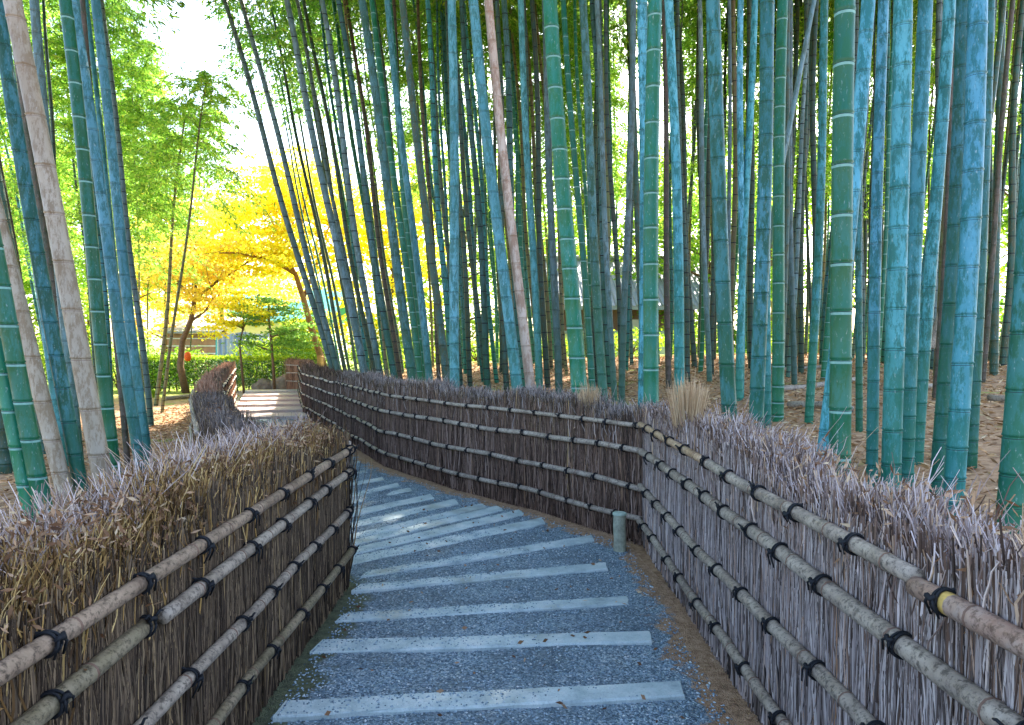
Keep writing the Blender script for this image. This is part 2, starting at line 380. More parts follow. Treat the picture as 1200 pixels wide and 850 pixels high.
# ------------------------------------------------------------------ stone steps
STONE, nt, b = mat('step_granite')
co = coords(nt, 'Object')
f = noise(nt, co, 5, 5, .7); f2 = noise(nt, co, 120, 3, .7)
c = ramp(nt, f, [(.3, (.27, .34, .35)), (.5, (.44, .52, .52)), (.7, (.60, .63, .60))])
c = mix(nt, ramp(nt, f2, [(.5, (0, 0, 0)), (.7, (.5, .5, .5))]), c, (.20, .23, .25))
c = mix(nt, ramp(nt, noise(nt, co, 2.0, 4), [(.54, (0, 0, 0)), (.70, (.6, .6, .6))]), c, (.24, .24, .17))
nt.links.new(c, b.inputs['Base Color']); b.inputs['Roughness'].default_value = .75; bump(nt, b, f2, .3, .004)
def slab(name, q, z0, z1, mt, bev=.008):
    """q: four ground points, near-left, near-right, far-right, far-left; worn edges"""
    q = [Vector((p[0], p[1], 0)) for p in q]; nseg = 14
    V, F = [], []
    rows = []
    def pt(u, v): return (q[0] * (1 - u) + q[1] * u) * (1 - v) + (q[3] * (1 - u) + q[2] * u) * v
    w = (q[3] - q[0]).length; e = bev / max(w, .05)
    prof = [(0, z0), (0, z1 - bev), (e, z1), (.5, z1 + .001), (1 - e, z1), (1, z1 - bev), (1, z0)]
    for i in range(nseg + 1):
        u = i / nseg
        for (v, z) in prof:
            p = pt(u, v); j = .005
            V.append((p.x + random.uniform(-j, j), p.y + random.uniform(-j, j), z + random.uniform(-.0015, .0015)))
    k = len(prof)
    for i in range(nseg):
        for j in range(k - 1):
            a = i * k + j; F.append((a, a + k, a + k + 1, a + 1))
    me = bpy.data.meshes.new(name)
    F.append(tuple(range(k))); F.append(tuple(reversed(range(nseg * k, nseg * k + k))))
    me.from_pydata(V, [], F); me.materials.append(mt); me.update()
    return link(name, me)
STEPS = [  # near-left, near-right, far-right, far-left pixels, label
 ((317, 845), (805, 820), (800, 802), (332, 825), 'longest stone step edging, nearest the camera at the bottom of the photo'),
 ((360, 767), (766, 754), (762, 741), (375, 752), 'stone step edging next beyond the nearest one'),
 ((391, 729), (738, 708), (735, 699), (405, 719), 'third stone step edging counted from the camera, gravel on its left half'),
 ((410, 694), (713, 668), (710, 660), (422, 686), 'stone step edging whose right end lies short of the green post'),
 ((421, 677), (697, 634), (694, 627), (432, 669), 'stone step edging level with the short green post, slanting up to the right'),
 ((424, 659), (640, 613), (634, 606), (419, 650), 'stone step edging just above the one beside the green post'),
 ((426, 647), (614, 603), (608, 597), (423, 640), 'second stone step edging above the one beside the green post'),
 ((416, 638), (590, 597), (582, 592), (415, 632), 'stone step edging in the middle of the fan of close set treads'),
 ((415, 630), (570, 594), (564, 589), (414, 624), 'stone step edging at the upper edge of the fan of close set treads'),
 ((413, 618), (537, 590), (532, 584), (412, 611), 'stone step edging first above the close set fan of treads'),
 ((412, 604), (508, 583), (504, 578), (411, 598), 'stone step edging second above the close set fan of treads'),
 ((409, 590), (483, 574), (479, 570), (408, 585), 'stone step edging third above the close set fan of treads'),
 ((408, 583), (468, 569), (465, 565), (408, 578), 'stone step edging fourth above the close set fan of treads'),
 ((407, 569), (450, 561), (447, 558), (407, 565), 'short looking stone step edging beside the left fence corner, lower of the last three'),
 ((406, 558), (437, 551), (434, 548), (406, 554), 'short looking stone step edging beside the left fence corner, middle of the last three'),
 ((404, 546), (421, 541), (419, 538), (404, 542), 'short looking stone step edging beside the left fence corner, topmost of the last three'),
]
step_polys = []
for i, (nl, nr, fr, fl, lab) in enumerate(STEPS):
    z1 = .036
    P = [gp(*p, z1) for p in (nl, nr, fr, fl)]
    if i >= 5:                                     # extend behind the left fence's end towards the hidden left side of the path
        for (l, r) in ((0, 1), (3, 2)):
            d = (P[l] - P[r]).normalized()
            while (P[l] - P[r]).length < 2.1 and bool(in_path(np.array(P[l].x + d.x * .25), np.array(P[l].y + d.y * .25), .05, .1)): P[l] = P[l] + d * .05
    # keep a sensible tread depth
    w = min((P[3] - P[0]).length, .24); P[3] = P[0] + (P[3] - P[0]).normalized() * max(w, .13)
    w = min((P[2] - P[1]).length, .24); P[2] = P[1] + (P[2] - P[1]).normalized() * max(w, .13)
    o = slab('stone_step', P, -.03, z1 - .003 * (i % 3) - .0012 * i, STONE)
    tag(o, lab, 'step', 'stone step edgings across the gravel path')
    step_polys.append(P)
Vs, Fs, off = [], [], 0
for i, P in enumerate(step_polys):
    n = 900 if i < 6 else 260; u = np.clip(rng.normal(rng.choice([.12, .3, .45, .6], n), .12), .01, .98); v = rng.uniform(.03, .97, n) ** 1.3
    keep = rng.uniform(0, 1, n) < np.where(v > .6, 1, .35) * (1 - .6 * u); u, v = u[keep], v[keep]; n = len(u)
    a0 = np.array([list(p) for p in P]); q = (a0[0] * (1 - u[:, None]) + a0[1] * u[:, None]) * (1 - v[:, None]) + (a0[3] * (1 - u[:, None]) + a0[2] * u[:, None]) * v[:, None]
    b8 = np.array([(1, 0, 0), (0, 1, 0), (-1, 0, 0), (0, -1, 0), (0, 0, .7), (0, 0, -.7)], float); s_ = rng.uniform(.003, .007, n)
    V = b8[None] * (s_[:, None, None] * rng.uniform(.6, 1.3, (n, 6, 1))) + q[:, None]; V[:, :, 2] = b8[None, :, 2] * s_[:, None] + (.036 - .003 * (i % 3) - .0012 * i + s_ * .4)[:, None]
    t3 = np.array([(0, 1, 4), (1, 2, 4), (2, 3, 4), (3, 0, 4), (1, 0, 5), (2, 1, 5), (3, 2, 5), (0, 3, 5)])
    Vs.append(V.reshape(-1, 3)); Fs.append((np.arange(n)[:, None, None] * 6 + t3[None]).reshape(-1, 3) + off); off += n * 6
o = link('strewn_gravel', mesh_np('strewn_gravel', np.concatenate(Vs), np.concatenate(Fs), PEB)); tag(o, kind='stuff')
# hidden bend and the pale treads at the far end
bend = [(10.6, -4.2, -2.65), (11.6, -4.6, -3.0), (12.7, -5.0, -3.5), (13.8, -5.45, -4.05)]
for j, (y, x0, x1) in enumerate(bend):
    P = [Vector((x0, y - .3, 0)), Vector((x1, y + .1, 0)), Vector((x1 - .02, y + .26, 0)), Vector((x0 - .02, y - .14, 0))]
    o = slab('stone_step', P, -.03, .04, STONE)
    tag(o, ['stone step edging where the path slips behind the left fence', 'stone step edging hidden past the left fence corner, second of its bend', 'stone step edging third along the hidden bend', 'stone step edging last before the pale far treads'][j], 'step', 'stone step edgings across the gravel path')
PALE = flat('pale_tread', (.52, .43, .40), .8, .2, 30, .003)
names = ['lowest', 'second lowest', 'third', 'fourth', 'second highest', 'highest']
for j in range(6):
    c0 = Vector((-5.55, 15.55, 0)).lerp(Vector((-7.7, 21.9, 0)), j / 5)
    dirp = Vector((-2.15, 6.35, 0)).normalized(); acr = Vector((.985, .17, 0)); hw = .82
    z = .07 + .028 * j
    P = [c0 - acr * hw - dirp * .42, c0 + acr * hw - dirp * .42, c0 + acr * hw + dirp * .46, c0 - acr * hw + dirp * .46]
    o = slab('path_tread', P, -.03, z, PALE)
    tag(o, f'broad pale tread at the far end of the path, {names[j]} of six', 'step', 'broad pale treads at the far end of the path')

# short green post beside the corner of the right fence
pm = flat('mossy_green_post', (.31, .32, .24), .7, .45, 14, .003)
pt = empty('bollard', (.86, 5.42, 0))
a = [(0, 0, 0), (.004, 0, .1), (-.003, 0, .2), (0, 0, .30)]
V, F = tube(a, [.052, .05, .05, .05], 16); link('post', mesh_np('post', V, F, pm, smooth=False), pt)
V, F = tube([(0, 0, .3), (0, 0, .312), (0, 0, .318)], [.058, .057, .045], 16); link('cap', mesh_np('cap', V, F, flat('post_cap', (.36, .44, .36), .7)), pt)
tag(pt, 'short pale greenish wooden post standing on the gravel at the right fence corner', 'post')

# ------------------------------------------------------------------ brushwood fences
def cumlen(line):
    P = np.array(line, float); return P, np.concatenate([[0], np.cumsum(np.hypot(*np.diff(P, axis=0).T))])
def along(line, t):
    P, L = cumlen(line)
    x = np.interp(t, L, P[:, 0]); y = np.interp(t, L, P[:, 1])
    i = np.clip(np.searchsorted(L, t, 'right') - 1, 0, len(P) - 2)
    d = P[i + 1] - P[i]; d /= np.hypot(d[..., 0], d[..., 1])[..., None]
    return np.stack([x, y], -1), d
def brush(parent, line, out, dens, mface, mtop, mdeep, top=(1.06, 1.22), thick=.30, rad=.0045, base_y=0, leafy=0, seed=0, topr=1.0, bothsides=False, tipd=1.0, tidy=1.0):
    """upright twigs packed along a line; out = +1 when the thickness goes to the right of the walking direction"""
    P, L = cumlen(line); Ln = L[-1]
    K = 9
    def sticks(n, u0, u1, zb, zt, r, wob, splay, prof=None):
        splay = splay * tidy if zb > .5 else splay
        t = rng.uniform(0, Ln, n); u = rng.uniform(u0, u1, n)
        p, d = along(line, t)
        nrm = np.stack([d[:, 1], -d[:, 0]], -1) * out
        h = np.interp(u, [0, thick * .5, thick], [top[0], max(top), top[1]])
        h = h + .035 * np.sin(t * 2.7 + seed) + .03 * np.sin(t * 7.1 + seed * 2) + .015 * np.sin(t * 17)
        z0 = np.full(n, zb) + rng.uniform(0, .05, n) if zb < .5 else h - rng.uniform(.15, .45, n)
        z1 = h * zt + rng.normal(0, .022, n)
        s = np.linspace(0, 1, K)[None]
        zz = z0[:, None] + (z1 - z0)[:, None] * s
        lean_t = rng.normal(0, splay, n)[:, None] * s * (z1 - z0)[:, None]; lean_u = rng.normal(0, splay * .8, n)[:, None] * s * (z1 - z0)[:, None]
        lean_u = lean_u + ((u / thick - .5) * .25 * splay / .08)[:, None] * s ** 2 * (z1 - z0)[:, None] * .6
        wt = np.cumsum(rng.normal(0, wob, (n, K)), 1); wu = np.cumsum(rng.normal(0, wob * .5, (n, K)), 1)
        a = lean_t + wt; bb = np.maximum(u[:, None] + lean_u + wu, -.012) if zb < .5 else np.maximum(u[:, None] + lean_u + wu, -.006 - .02 * rng.uniform(0, 1, (n, 1)) ** 3)
        C = np.stack([p[:, None, 0] + d[:, None, 0] * a + nrm[:, None, 0] * bb, p[:, None, 1] + d[:, None, 1] * a + nrm[:, None, 1] * bb, zz], -1)
        R = (r * rng.uniform(.55, 1.5, n))[:, None] * np.linspace(1.1, .35, K)[None]
        return tubes(C, R)
    parts = []
    nf = int(dens * Ln)
    parts.append((*sticks(nf, -.004, .035, 0, .97, rad * .92, .011, .065), 0))
    parts.append((*sticks(nf // 2, .02, .07, 0, 1.0, rad * 1.1, .008, .05), 2))
    parts.append((*sticks(nf // 2, -.014, .01, 0, .9, rad * .7, .017, .12), 0))
    if bothsides: parts.append((*sticks(nf // 2, thick - .04, thick, 0, .97, rad, .006, .03), 0))
    # dark packed core following the line
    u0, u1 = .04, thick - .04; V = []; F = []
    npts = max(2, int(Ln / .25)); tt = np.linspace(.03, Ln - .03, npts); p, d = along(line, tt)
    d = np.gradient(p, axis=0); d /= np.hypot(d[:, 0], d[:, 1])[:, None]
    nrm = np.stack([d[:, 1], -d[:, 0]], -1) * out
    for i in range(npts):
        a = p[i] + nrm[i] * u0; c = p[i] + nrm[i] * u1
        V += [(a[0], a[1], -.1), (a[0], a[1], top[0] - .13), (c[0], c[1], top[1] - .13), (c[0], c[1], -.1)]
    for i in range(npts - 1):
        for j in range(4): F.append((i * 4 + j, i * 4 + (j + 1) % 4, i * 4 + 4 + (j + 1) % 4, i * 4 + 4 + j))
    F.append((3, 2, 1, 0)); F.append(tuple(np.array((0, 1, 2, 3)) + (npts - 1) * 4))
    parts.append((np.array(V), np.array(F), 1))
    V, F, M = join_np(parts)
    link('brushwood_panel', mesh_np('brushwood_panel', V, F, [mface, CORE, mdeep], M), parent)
    parts = [(*sticks(int(dens * 2.2 * Ln), 0, thick, .9, .97, rad * .85 * topr, .010, .15), 0),
             (*sticks(int(dens * 1.5 * tipd * Ln), 0, thick, .9, .985, rad * .7 * topr, .017, .26), 0),
             (*sticks(int(dens * .06 * tipd * Ln), 0, thick, .9, 1.06, rad * .5 * topr, .014, .4), 0)]
    if leafy:
        n = int(leafy * Ln); t = rng.uniform(0, Ln, n); p, d = along(line, t); nrm = np.stack([d[:, 1], -d[:, 0]], -1) * out
        u = rng.uniform(-.03, thick, n); n0 = n; z = np.where(u < .02, rng.uniform(top[0] - .25, top[0] + .05, n), np.interp(u, [0, thick * .5, thick], [top[0], max(top), top[1]]) + rng.normal(0, .03, n))
        P3 = np.stack([p[:, 0] + nrm[:, 0] * u, p[:, 1] + nrm[:, 1] * u, z], -1)
        parts.append((*leaves(P3, .036, .26, .2, 2.2), 1))
    V, F, M = join_np(parts)
    link('brush_top', mesh_np('brush_top', V, F, [mtop, DRYLEAF], M), parent)

def culm_profile(L, r, step, wob, nstart=None, s0=.0):
    """points along a lying pole: list of (s, radius)"""
    out = [(0, r * .96)]; s = s0 or step * random.uniform(.3, 1); nodes = []
    while s < L - .05:
        out += [(s - .012, r), (s - .003, r * 1.10), (s, r * .97), (s + .004, r * 1.13), (s + .014, r)]
        nodes.append(s); s += step * random.uniform(.85, 1.15)
    out.append((L, r * .96)); return out, nodes
def rail(parent, line, zf, r, mt, off, out, t0=0, t1=None, step=.34, wob=.009, sides=12, special=None, lab=None, name='rail'):
    P, L = cumlen(line); t1 = L[-1] if t1 is None else t1
    r = r * .93
    prof, nodes = culm_profile(t1 - t0, r, step, wob)
    # extra points so that the pole follows the bends
    extra = ([(special - t0 + e, r) for e in (-.021, -.005, .011)] if special else []) + [(s, r) for s in np.arange(.1, t1 - t0, .17) if all(abs(s - q[0]) > .03 for q in prof)]
    prof = sorted(prof + extra)
    s = np.array([q[0] for q in prof]) + t0; R = np.array([q[1] for q in prof])
    Ks = max(3, int((t1 - t0) / .5)); kk = np.linspace(t0, t1, Ks)
    wz = np.interp(s, kk, rng.normal(0, wob, Ks)); wu = np.interp(s, kk, rng.normal(0, wob * .6, Ks))
    p, d = along(line, s); nrm = np.stack([d[:, 1], -d[:, 0]], -1) * out
    # smooth the corners of the pole
    z = np.array([zf(a / L[-1]) for a in s]) + wz
    C = np.stack([p[:, 0] - nrm[:, 0] * (off + wu), p[:, 1] - nrm[:, 1] * (off + wu), z], -1)
    V, F = tube(C, R, sides)
    mats = [mt, NODE_BROWN]; M = np.zeros(len(F), int)
    for i in range(len(s) - 1):
        if any(abs(s[i] - t0 - n) < .0045 for n in nodes) and R[i] < r: M[i * sides:(i + 1) * sides] = 1
    if special is not None:
        mats.append(YELLOW)
        for i in range(len(s) - 1):
            if special - .022 < s[i] < special + .009: M[i * sides:(i + 1) * sides] = 2
    o = link(name, mesh_np(name, V, F, mats, M, smooth=True), parent)
    if lab: o['label'] = lab
    return lambda t: Vector((np.interp(t, s, C[:, 0]), np.interp(t, s, C[:, 1]), np.interp(t, s, C[:, 2])))
def make_tie_mesh(R, variant):
    """cord wound twice round a pole lying along X, knot in front (-Y), two tails"""
    parts = []
    n = 18
    for k, dx in enumerate((-.006, .006)):
        pts = [(dx + .003 * math.sin(a * 2 + k) + .004 * (k - .5) * math.cos(a), -(R + .004) * math.cos(a), (R + .004) * math.sin(a)) for a in np.linspace(0, 2 * math.pi, n + 1)]
        parts.append((*tube(pts, .0042, 6), 0))
    # the cord runs on into the brush behind
    parts.append((*tube([(0, R * .6, R * .9), (.002, R + .03, R * .9)], .0042, 6), 0))
    kz = R * (.75 if variant % 2 else .3); ky = -math.sqrt(max(1e-6, (R + .008) ** 2 - kz * kz))
    parts.append((*tube([(-.014, ky, kz - .006), (-.004, ky - .008, kz + .004), (.006, ky - .008, kz - .003), (.015, ky, kz + .006)], [.005, .008, .008, .005], 6), 0))
    if variant < 3:
        for sx in (-1, 1):
            l = .035 + .012 * variant
            parts.append((*tube([(sx * .008, ky - .004, kz), (sx * .016, ky - .01, kz - l * .3), (sx * (.012 + .004 * variant), ky - .004, kz - l)], [.0045, .004, .003], 6), 0))
    else:
        for sx in (-1, 1):
            parts.append((*tube([(sx * .008, ky - .004, kz), (sx * .022, ky - .014, kz + .018), (sx * .036, ky - .012, kz + .012)], [.0045, .004, .003], 6), 0))
    V, F, M = join_np(parts); return mesh_np('cord_tie', V, F, CORD, smooth=True)
TIES = {}
def ties(parent, path, t0, t1, step, r, out, ph=0, scale=1):
    key = round(r, 3)
    if key not in TIES: TIES[key] = [make_tie_mesh(r * .97, v) for v in range(4)]
    t = t0 + ph
    while t < t1 - .02:
        p = path(t); q = path(min(t + .05, t1)); 
        if (q - p).length < 1e-4: q = p + (p - path(t - .05))
        d = (q - p).normalized()
        o = link('cord_tie', random.choice(TIES[key]), parent)
        # local X along the pole, local -Y towards the path (away from the brush)
        xa = d; zb = Vector((0, 0, 1)); inward = Vector((-d.y, d.x, 0)) * out     # towards the walker
        ya = -inward.normalized()
        if (xa.cross(ya)).z < 0: xa = -xa
        za = xa.cross(ya).normalized(); ya = za.cross(xa).normalized()
        M = Matrix((xa, ya, za)).transposed().to_4x4(); M.translation = p
        o.matrix_basis = M @ Matrix.Rotation(random.uniform(-.35, .35), 4, 'X')
        t += step * random.uniform(.82, 1.2)

# right fence, near run
RN = [RF[0], RF[1]]; t = empty('brushwood_fence', (1.08, 2, 0)); OFF = (1.08, 2)
def loc_line(line, o): return [(x - o[0], y - o[1]) for x, y in line]
f_rn = t; ln = loc_line(RN, OFF)
tag(t, 'lilac grey twig fence along the right edge of the steps, nearest run', 'fence')
brush(t, ln, 1, 520, TW_GREY, TW_PALE, TW_FAR, top=(1.12, 1.19), thick=.30, rad=.0054, leafy=260, seed=1)
L0 = 6.75
def y2t(y): return y + 1.2
rows = [(lambda k: 1.075 - .075 * k, .027), (lambda k: .915 - .125 * k, .031), (lambda k: .58 - .09 * k, .029), (lambda k: .18 + .04 * k, .027)]
pa = rail(t, ln, rows[0][0], .030, RAIL_RUST, .035, 1, 0, y2t(1.75), special=y2t(1.62), lab='rusty brown rail piece with a yellow node ring')
pb = rail(t, ln, rows[0][0], .027, RAIL_GREY, .035, 1, y2t(1.75), y2t(3.75))
pc = rail(t, ln, rows[0][0], .024, RAIL_TAN, .035, 1, y2t(3.72), L0 + .02, lab='fresh tan rail piece')
ties(t, lambda s: (pa if s < y2t(1.75) else pb if s < y2t(3.75) else pc)(s), .2, L0, .40, .028, 1, .05)
for k in (1, 2, 3):
    pth = rail(t, ln, rows[k][0], rows[k][1], RAIL_GREY, .035, 1, 0, L0 + .02, wob=.009 if k > 1 else .006)
    ties(t, pth, .15, L0, .38, rows[k][1], 1, .1 * k)
def straw(parent, loc, name, lab, n, r0, r1, z0, z1):
    C = []
    a = rng.uniform(0, 6.28, n); q = rng.uniform(0, 1, n) ** .5; K = 6; s = np.linspace(0, 1, K)
    zt = z1 + rng.normal(0, .035, n) - .05 * q
    rr = (r0 + (r1 - r0) * s[None] ** 1.6) * q[:, None]
    C = np.stack([np.cos(a)[:, None] * rr + rng.normal(0, .003, (n, K)), np.sin(a)[:, None] * rr * .7 + rng.normal(0, .003, (n, K)), z0 + (zt - z0)[:, None] * s[None]], -1)
    V, F = tubes(C, np.full((n, K), .0022) * np.linspace(1.1, .4, K)[None])
    o = link(name, mesh_np(name, V, F, STRAW), parent, loc); o['label'] = lab
straw(t, (1.13 + .03 - OFF[0], 4.5 - OFF[1], 0), 'straw_bundle', 'upright bundle of fresh tan straw', 420, .07, .15, .92, 1.40)

# right fence, middle run round the bend
RM = RF[1:6]; OFF = RM[0]; t = empty('brushwood_fence', (OFF[0], OFF[1], 0)); ln = loc_line(RM, OFF)
tag(t, 'dark mauve twig fence curving along the right side beyond the green post', 'fence')
brush(t, ln, 1, 380, TW_FAR, TW_GREY, TW_BROWN, top=(1.10, 1.19), thick=.30, tidy=.7, rad=.0062, leafy=25, seed=4)
P_, L_ = cumlen(ln); LM = L_[-1]
for z0, z1, r, ph in ((1.0, .98, .021, .05), (.79, .76, .026, .2), (.49, .50, .026, .12), (.22, .20, .026, .3)):
    pth = rail(t, ln, (lambda k, a=z0, b_=z1: a + (b_ - a) * k), r, RAIL_GREY, .035, 1, -.02, LM, step=.4)
    ties(t, pth, 0, LM, .36, r, 1, ph)
straw(t, (.70 - OFF[0], 6.25 - OFF[1], 0), 'straw_bundle', 'small bundle of fresh tan straw', 260, .06, .13, .95, 1.27)

# right fence, far run
RR = RF[5:]; OFF = RR[0]; t = empty('brushwood_fence', (OFF[0], OFF[1], 0)); ln = loc_line(RR, OFF)
tag(t, 'far run of the right twig fence, dark with thin pale rails', 'fence')
brush(t, ln, 1, 200, TW_FAR, TW_FAR, TW_BROWN, top=(1.10, 1.18), thick=.28, tidy=.4, rad=.009, seed=2)
P_, L_ = cumlen(ln); LR = L_[-1]
for z0, r, ph in ((.97, .022, 0), (.76, .022, .1), (.50, .022, .2), (.22, .022, .3)):
    pth = rail(t, ln, (lambda k, a=z0: a), r, RAIL_FAR, .035, 1, 0, LR, step=.4, sides=8)
    ties(t, pth, 0, LR, .55, r, 1, ph)
# stub facing the walker at the end
t = empty('brushwood_fence', (-7.05, 22.6, 0)); tag(t, 'short reddish twig fence panel closing the far end of the right fence', 'fence')
ln = [(-.45, .1), (.35, 0)]
brush(t, ln, -1, 300, TW_RED, TW_RED, TW_BROWN, top=(1.22, 1.2), thick=.22, rad=.008, seed=3)
for z0 in (1.0, .74, .46, .18): rail(t, ln, (lambda k, a=z0: a), .02, RAIL_FAR, .03, -1, 0, .8, sides=8)

# left fence, near run
LN = [LF[0], LF[1]]; OFF = (-1.14, 2); t = empty('brushwood_fence', (OFF[0], OFF[1], 0)); ln = loc_line(LN, OFF)
tag(t, 'dark brown twig fence in the left foreground with whitish ragged top', 'fence')
brush(t, ln, -1, 560, TW_BROWN, TW_WARM, TW_BROWN, top=(1.03, 1.12), thick=.34, rad=.0048, leafy=900, seed=9)
# whitish tips on the outer top, the light there put into their colour
n = 3600
tt = rng.uniform(0, 5.8, n); u = .20 + .22 * rng.uniform(0, 1, n) ** .7; p, d = along(ln, tt); nrm = np.stack([-d[:, 1], d[:, 0]], -1)
K = 5; s = np.linspace(0, 1, K)[None]
l = rng.uniform(.07, .22, n)[:, None]; a1 = rng.normal(0, .45, n)[:, None]; a2 = rng.normal(.15, .4, n)[:, None]
w1 = np.cumsum(rng.normal(0, .006, (n, K)), 1)
zb = (np.interp(u, [0, .2, .4], [1.0, 1.08, 1.03]) + .03 * np.sin(tt * 2.7 + 9) + .02 * np.sin(tt * 8) - .05)[:, None]
C = np.stack([p[:, None, 0] + nrm[:, None, 0] * (u[:, None] + a2 * s * l) + w1, p[:, None, 1] + a1 * s * l + w1[:, ::-1], zb + s * l], -1)
V, F = tubes(C, np.full((n, K), .0030) * rng.uniform(.6, 1.4, (n, 1)) * np.linspace(1.1, .35, K)[None])
o = link('lit_pale_tips', mesh_np('lit_pale_tips', V, F, TW_PALE), t); o['label'] = 'lilac white twig tips, top light put into their colour'
LL = 5.8
rowsL = [(.92, .955, .026), (.775, .805, .028), (.50, .54, .026), (.215, .275, .026)]
ml = [RAIL_BROWN, RAIL_MOSS, RAIL_GREY, RAIL_MOSS]
for k, (a, b_, r) in enumerate(rowsL):
    if k == 1:
        p1 = rail(t, ln, (lambda q, a=a, b_=b_: a + (b_ - a) * q), r, ml[1], .035, -1, 0, y2t(2.05), lab='mossy split rail piece')
        p2 = rail(t, ln, (lambda q, a=a, b_=b_: a + (b_ - a) * q), r * .95, RAIL_GREY, .035, -1, y2t(2.12), LL + .05)
        pth = lambda s, p1=p1, p2=p2: (p1 if s < y2t(2.08) else p2)(s)
    else: pth = rail(t, ln, (lambda q, a=a, b_=b_: a + (b_ - a) * q), r, RAIL_BROWN if k == 0 else RAIL_GREY if k == 2 else RAIL_MOSS, .035, -1, 0, LL + .05, wob=.008)
    ties(t, pth, .1, LL, .38, r, -1, .12 * k)
    ties(t, pth, LL - .05, LL + .02, .5, r, -1)

# left fence, corner and far run
LB = LF[1:]; OFF = LB[0]; t = empty('brushwood_fence', (OFF[0], OFF[1], 0)); ln = loc_line(LB, OFF)
tag(t, 'grey brown twig fence winding away behind the left foreground fence', 'fence')
brush(t, ln[:5], -1, 380, TW_BROWN, TW_GREYB, TW_BROWN, top=(1.03, 1.06), thick=.28, tidy=.5, rad=.006, seed=5, leafy=60, bothsides=True)
brush(t, ln[4:], -1, 190, TW_RED, TW_RED, TW_BROWN, top=(1.12, 1.14), thick=.24, tidy=.3, tipd=.5, rad=.009, seed=6, bothsides=True)
P_, L_ = cumlen(ln); LT = L_[-1]
for z0, ph in ((.98, 0), (.76, .1), (.48, .2), (.2, .3)):
    pth = rail(t, ln, (lambda k, a=z0: a), .024, RAIL_FAR, .035, -1, 0, LT, step=.4, sides=8)
    ties(t, pth, 5, LT, .8, .024, -1, ph)
for z0 in (.95, .55):
    rail(t, ln, (lambda k, a=z0: a), .024, RAIL_GREY, -.36, -1, 1.5, LT * .6, step=.4, sides=8, lab='rail on the outer side')

exec_rest = True
# ------------------------------------------------------------------ bamboo
def make_culm(r, Ht, lean, colour, sides, near, jit=0.0):
    """lean: horizontal shift per metre of height (x, y). Nodes are ridges with a groove."""
    zs, Rs, Ms = [-.15], [r * 1.04], []
    z = random.uniform(.02, .12); step = max(.09, r * 2.2)
    full = (.155 + r * 2.0) * random.uniform(.85, 1.15) * (1 if colour != 'tan' else 1.12)
    pale = colour == 'green' and near
    while z < Ht:
        tp = r * (1 - .62 * (z / Ht) ** 1.3)
        if near:
            g = .0045 + r * .035
            a_, b_ = (.55, .25) if pale else (.9, .75)
            zs += [z - g * 3.2, z - g * a_ - g * (.55 if pale else .45), z - g * a_, z + g * b_, z + g * 1.3, z + g * 3]
            Rs += [tp, tp * 1.03, tp * 1.0, tp * .95, tp * 1.09, tp]
            Ms += [0, 1, 1 if pale else 2, 2 if pale else 0, 0, 0] if False else ([0, 1, 2, 0, 0, 0] if pale else [0, 0, 2, 0, 0, 0])
        else:
            g = .0095
            zs += [z - g, z + g]; Rs += [tp * 1.02, tp * 1.03]; Ms += [0, 1 if colour == 'green' else 2]
        z += step; step = min(full, step * 1.22) * random.uniform(.97, 1.03)
    zs.append(Ht + .2); Rs.append(r * .25); Ms.append(0)
    zs = np.array(zs); Rs = np.array(Rs)
    ph1, ph2 = random.uniform(0, 6.28), random.uniform(0, 6.28); amp = .016 if near else .03
    xo = lean[0] * zs + amp * np.sin(zs * 1.1 + ph1) - amp * math.sin(ph1)
    yo = lean[1] * zs + amp * np.sin(zs * .9 + ph2) - amp * math.sin(ph2)
    C = np.stack([xo, yo, zs], -1)[None]
    V, F = tubes(C, Rs[None], sides)
    M = np.repeat(np.array(Ms), sides)
    nb = NODE_BROWN if colour in ('tan',) else NODE_DARK
    return mesh_np('culm', V, F, [CM[colour], NODE_PALE, nb], M, smooth=True)

def foliage_mesh(name, z0, z1, rmax, nbr, per, leafm, size=.13, droop=.5, aspect=.2, twig=.006):
    parts = []; P = []; D = []
    for i in range(nbr):
        z = z0 + (z1 - z0) * rng.uniform(0, 1) ** .8; a = rng.uniform(0, 6.28)
        k = (z - z0) / (z1 - z0); L = rmax * (1 - .55 * k) * rng.uniform(.6, 1.15); el = rng.uniform(.35, .9)
        s = np.linspace(0, 1, 7)
        rad = L * np.cos(el) * s * 1.25; zz = z + L * np.sin(el) * s - L * droop * s ** 2.3
        c = np.stack([np.cos(a) * rad, np.sin(a) * rad, zz], -1)
        parts.append((*tube(c, np.linspace(twig, .0015, 7), 4), 1))
        for j in range(per):
            q = rng.uniform(.2, 1) ** .7
            b0 = np.array([np.interp(q, s, c[:, m_]) for m_ in range(3)])
            # little spray: twig with a fan of leaves
            aa = a + rng.normal(0, 1.1); sl = L * rng.uniform(.12, .32)
            e = b0 + np.array([np.cos(aa) * sl, np.sin(aa) * sl, -sl * rng.uniform(-.2, .9)])
            nl = rng.integers(5, 10); tq = rng.uniform(.2, 1, nl)[:, None]
            pts = b0 + (e - b0) * tq + rng.normal(0, .03, (nl, 3))
            az = aa + rng.normal(0, .8, nl); ev = rng.normal(-.55, .35, nl)
            P.append(pts); D.append(np.stack([np.cos(az) * np.cos(ev), np.sin(az) * np.cos(ev), np.sin(ev)], -1))
    P = np.concatenate(P); D = np.concatenate(D)
    parts.append((*leaves(P, size, aspect, dirs=D), 0))
    V, F, M = join_np(parts)
    return mesh_np(name, V, F, [leafm, CM['olive']], M)
HT = 14.0
CROWN = [foliage_mesh('foliage', 8.5, 14.2, 2.1, 34, 13, LEAF_BAM, .19, .55, .22) for _ in range(4)]
LOWCROWN = [foliage_mesh('foliage', 4.3, 12.8, 2.1, 130, 26, LEAF_BAM_L, .125, .75, .28) for _ in range(3)]

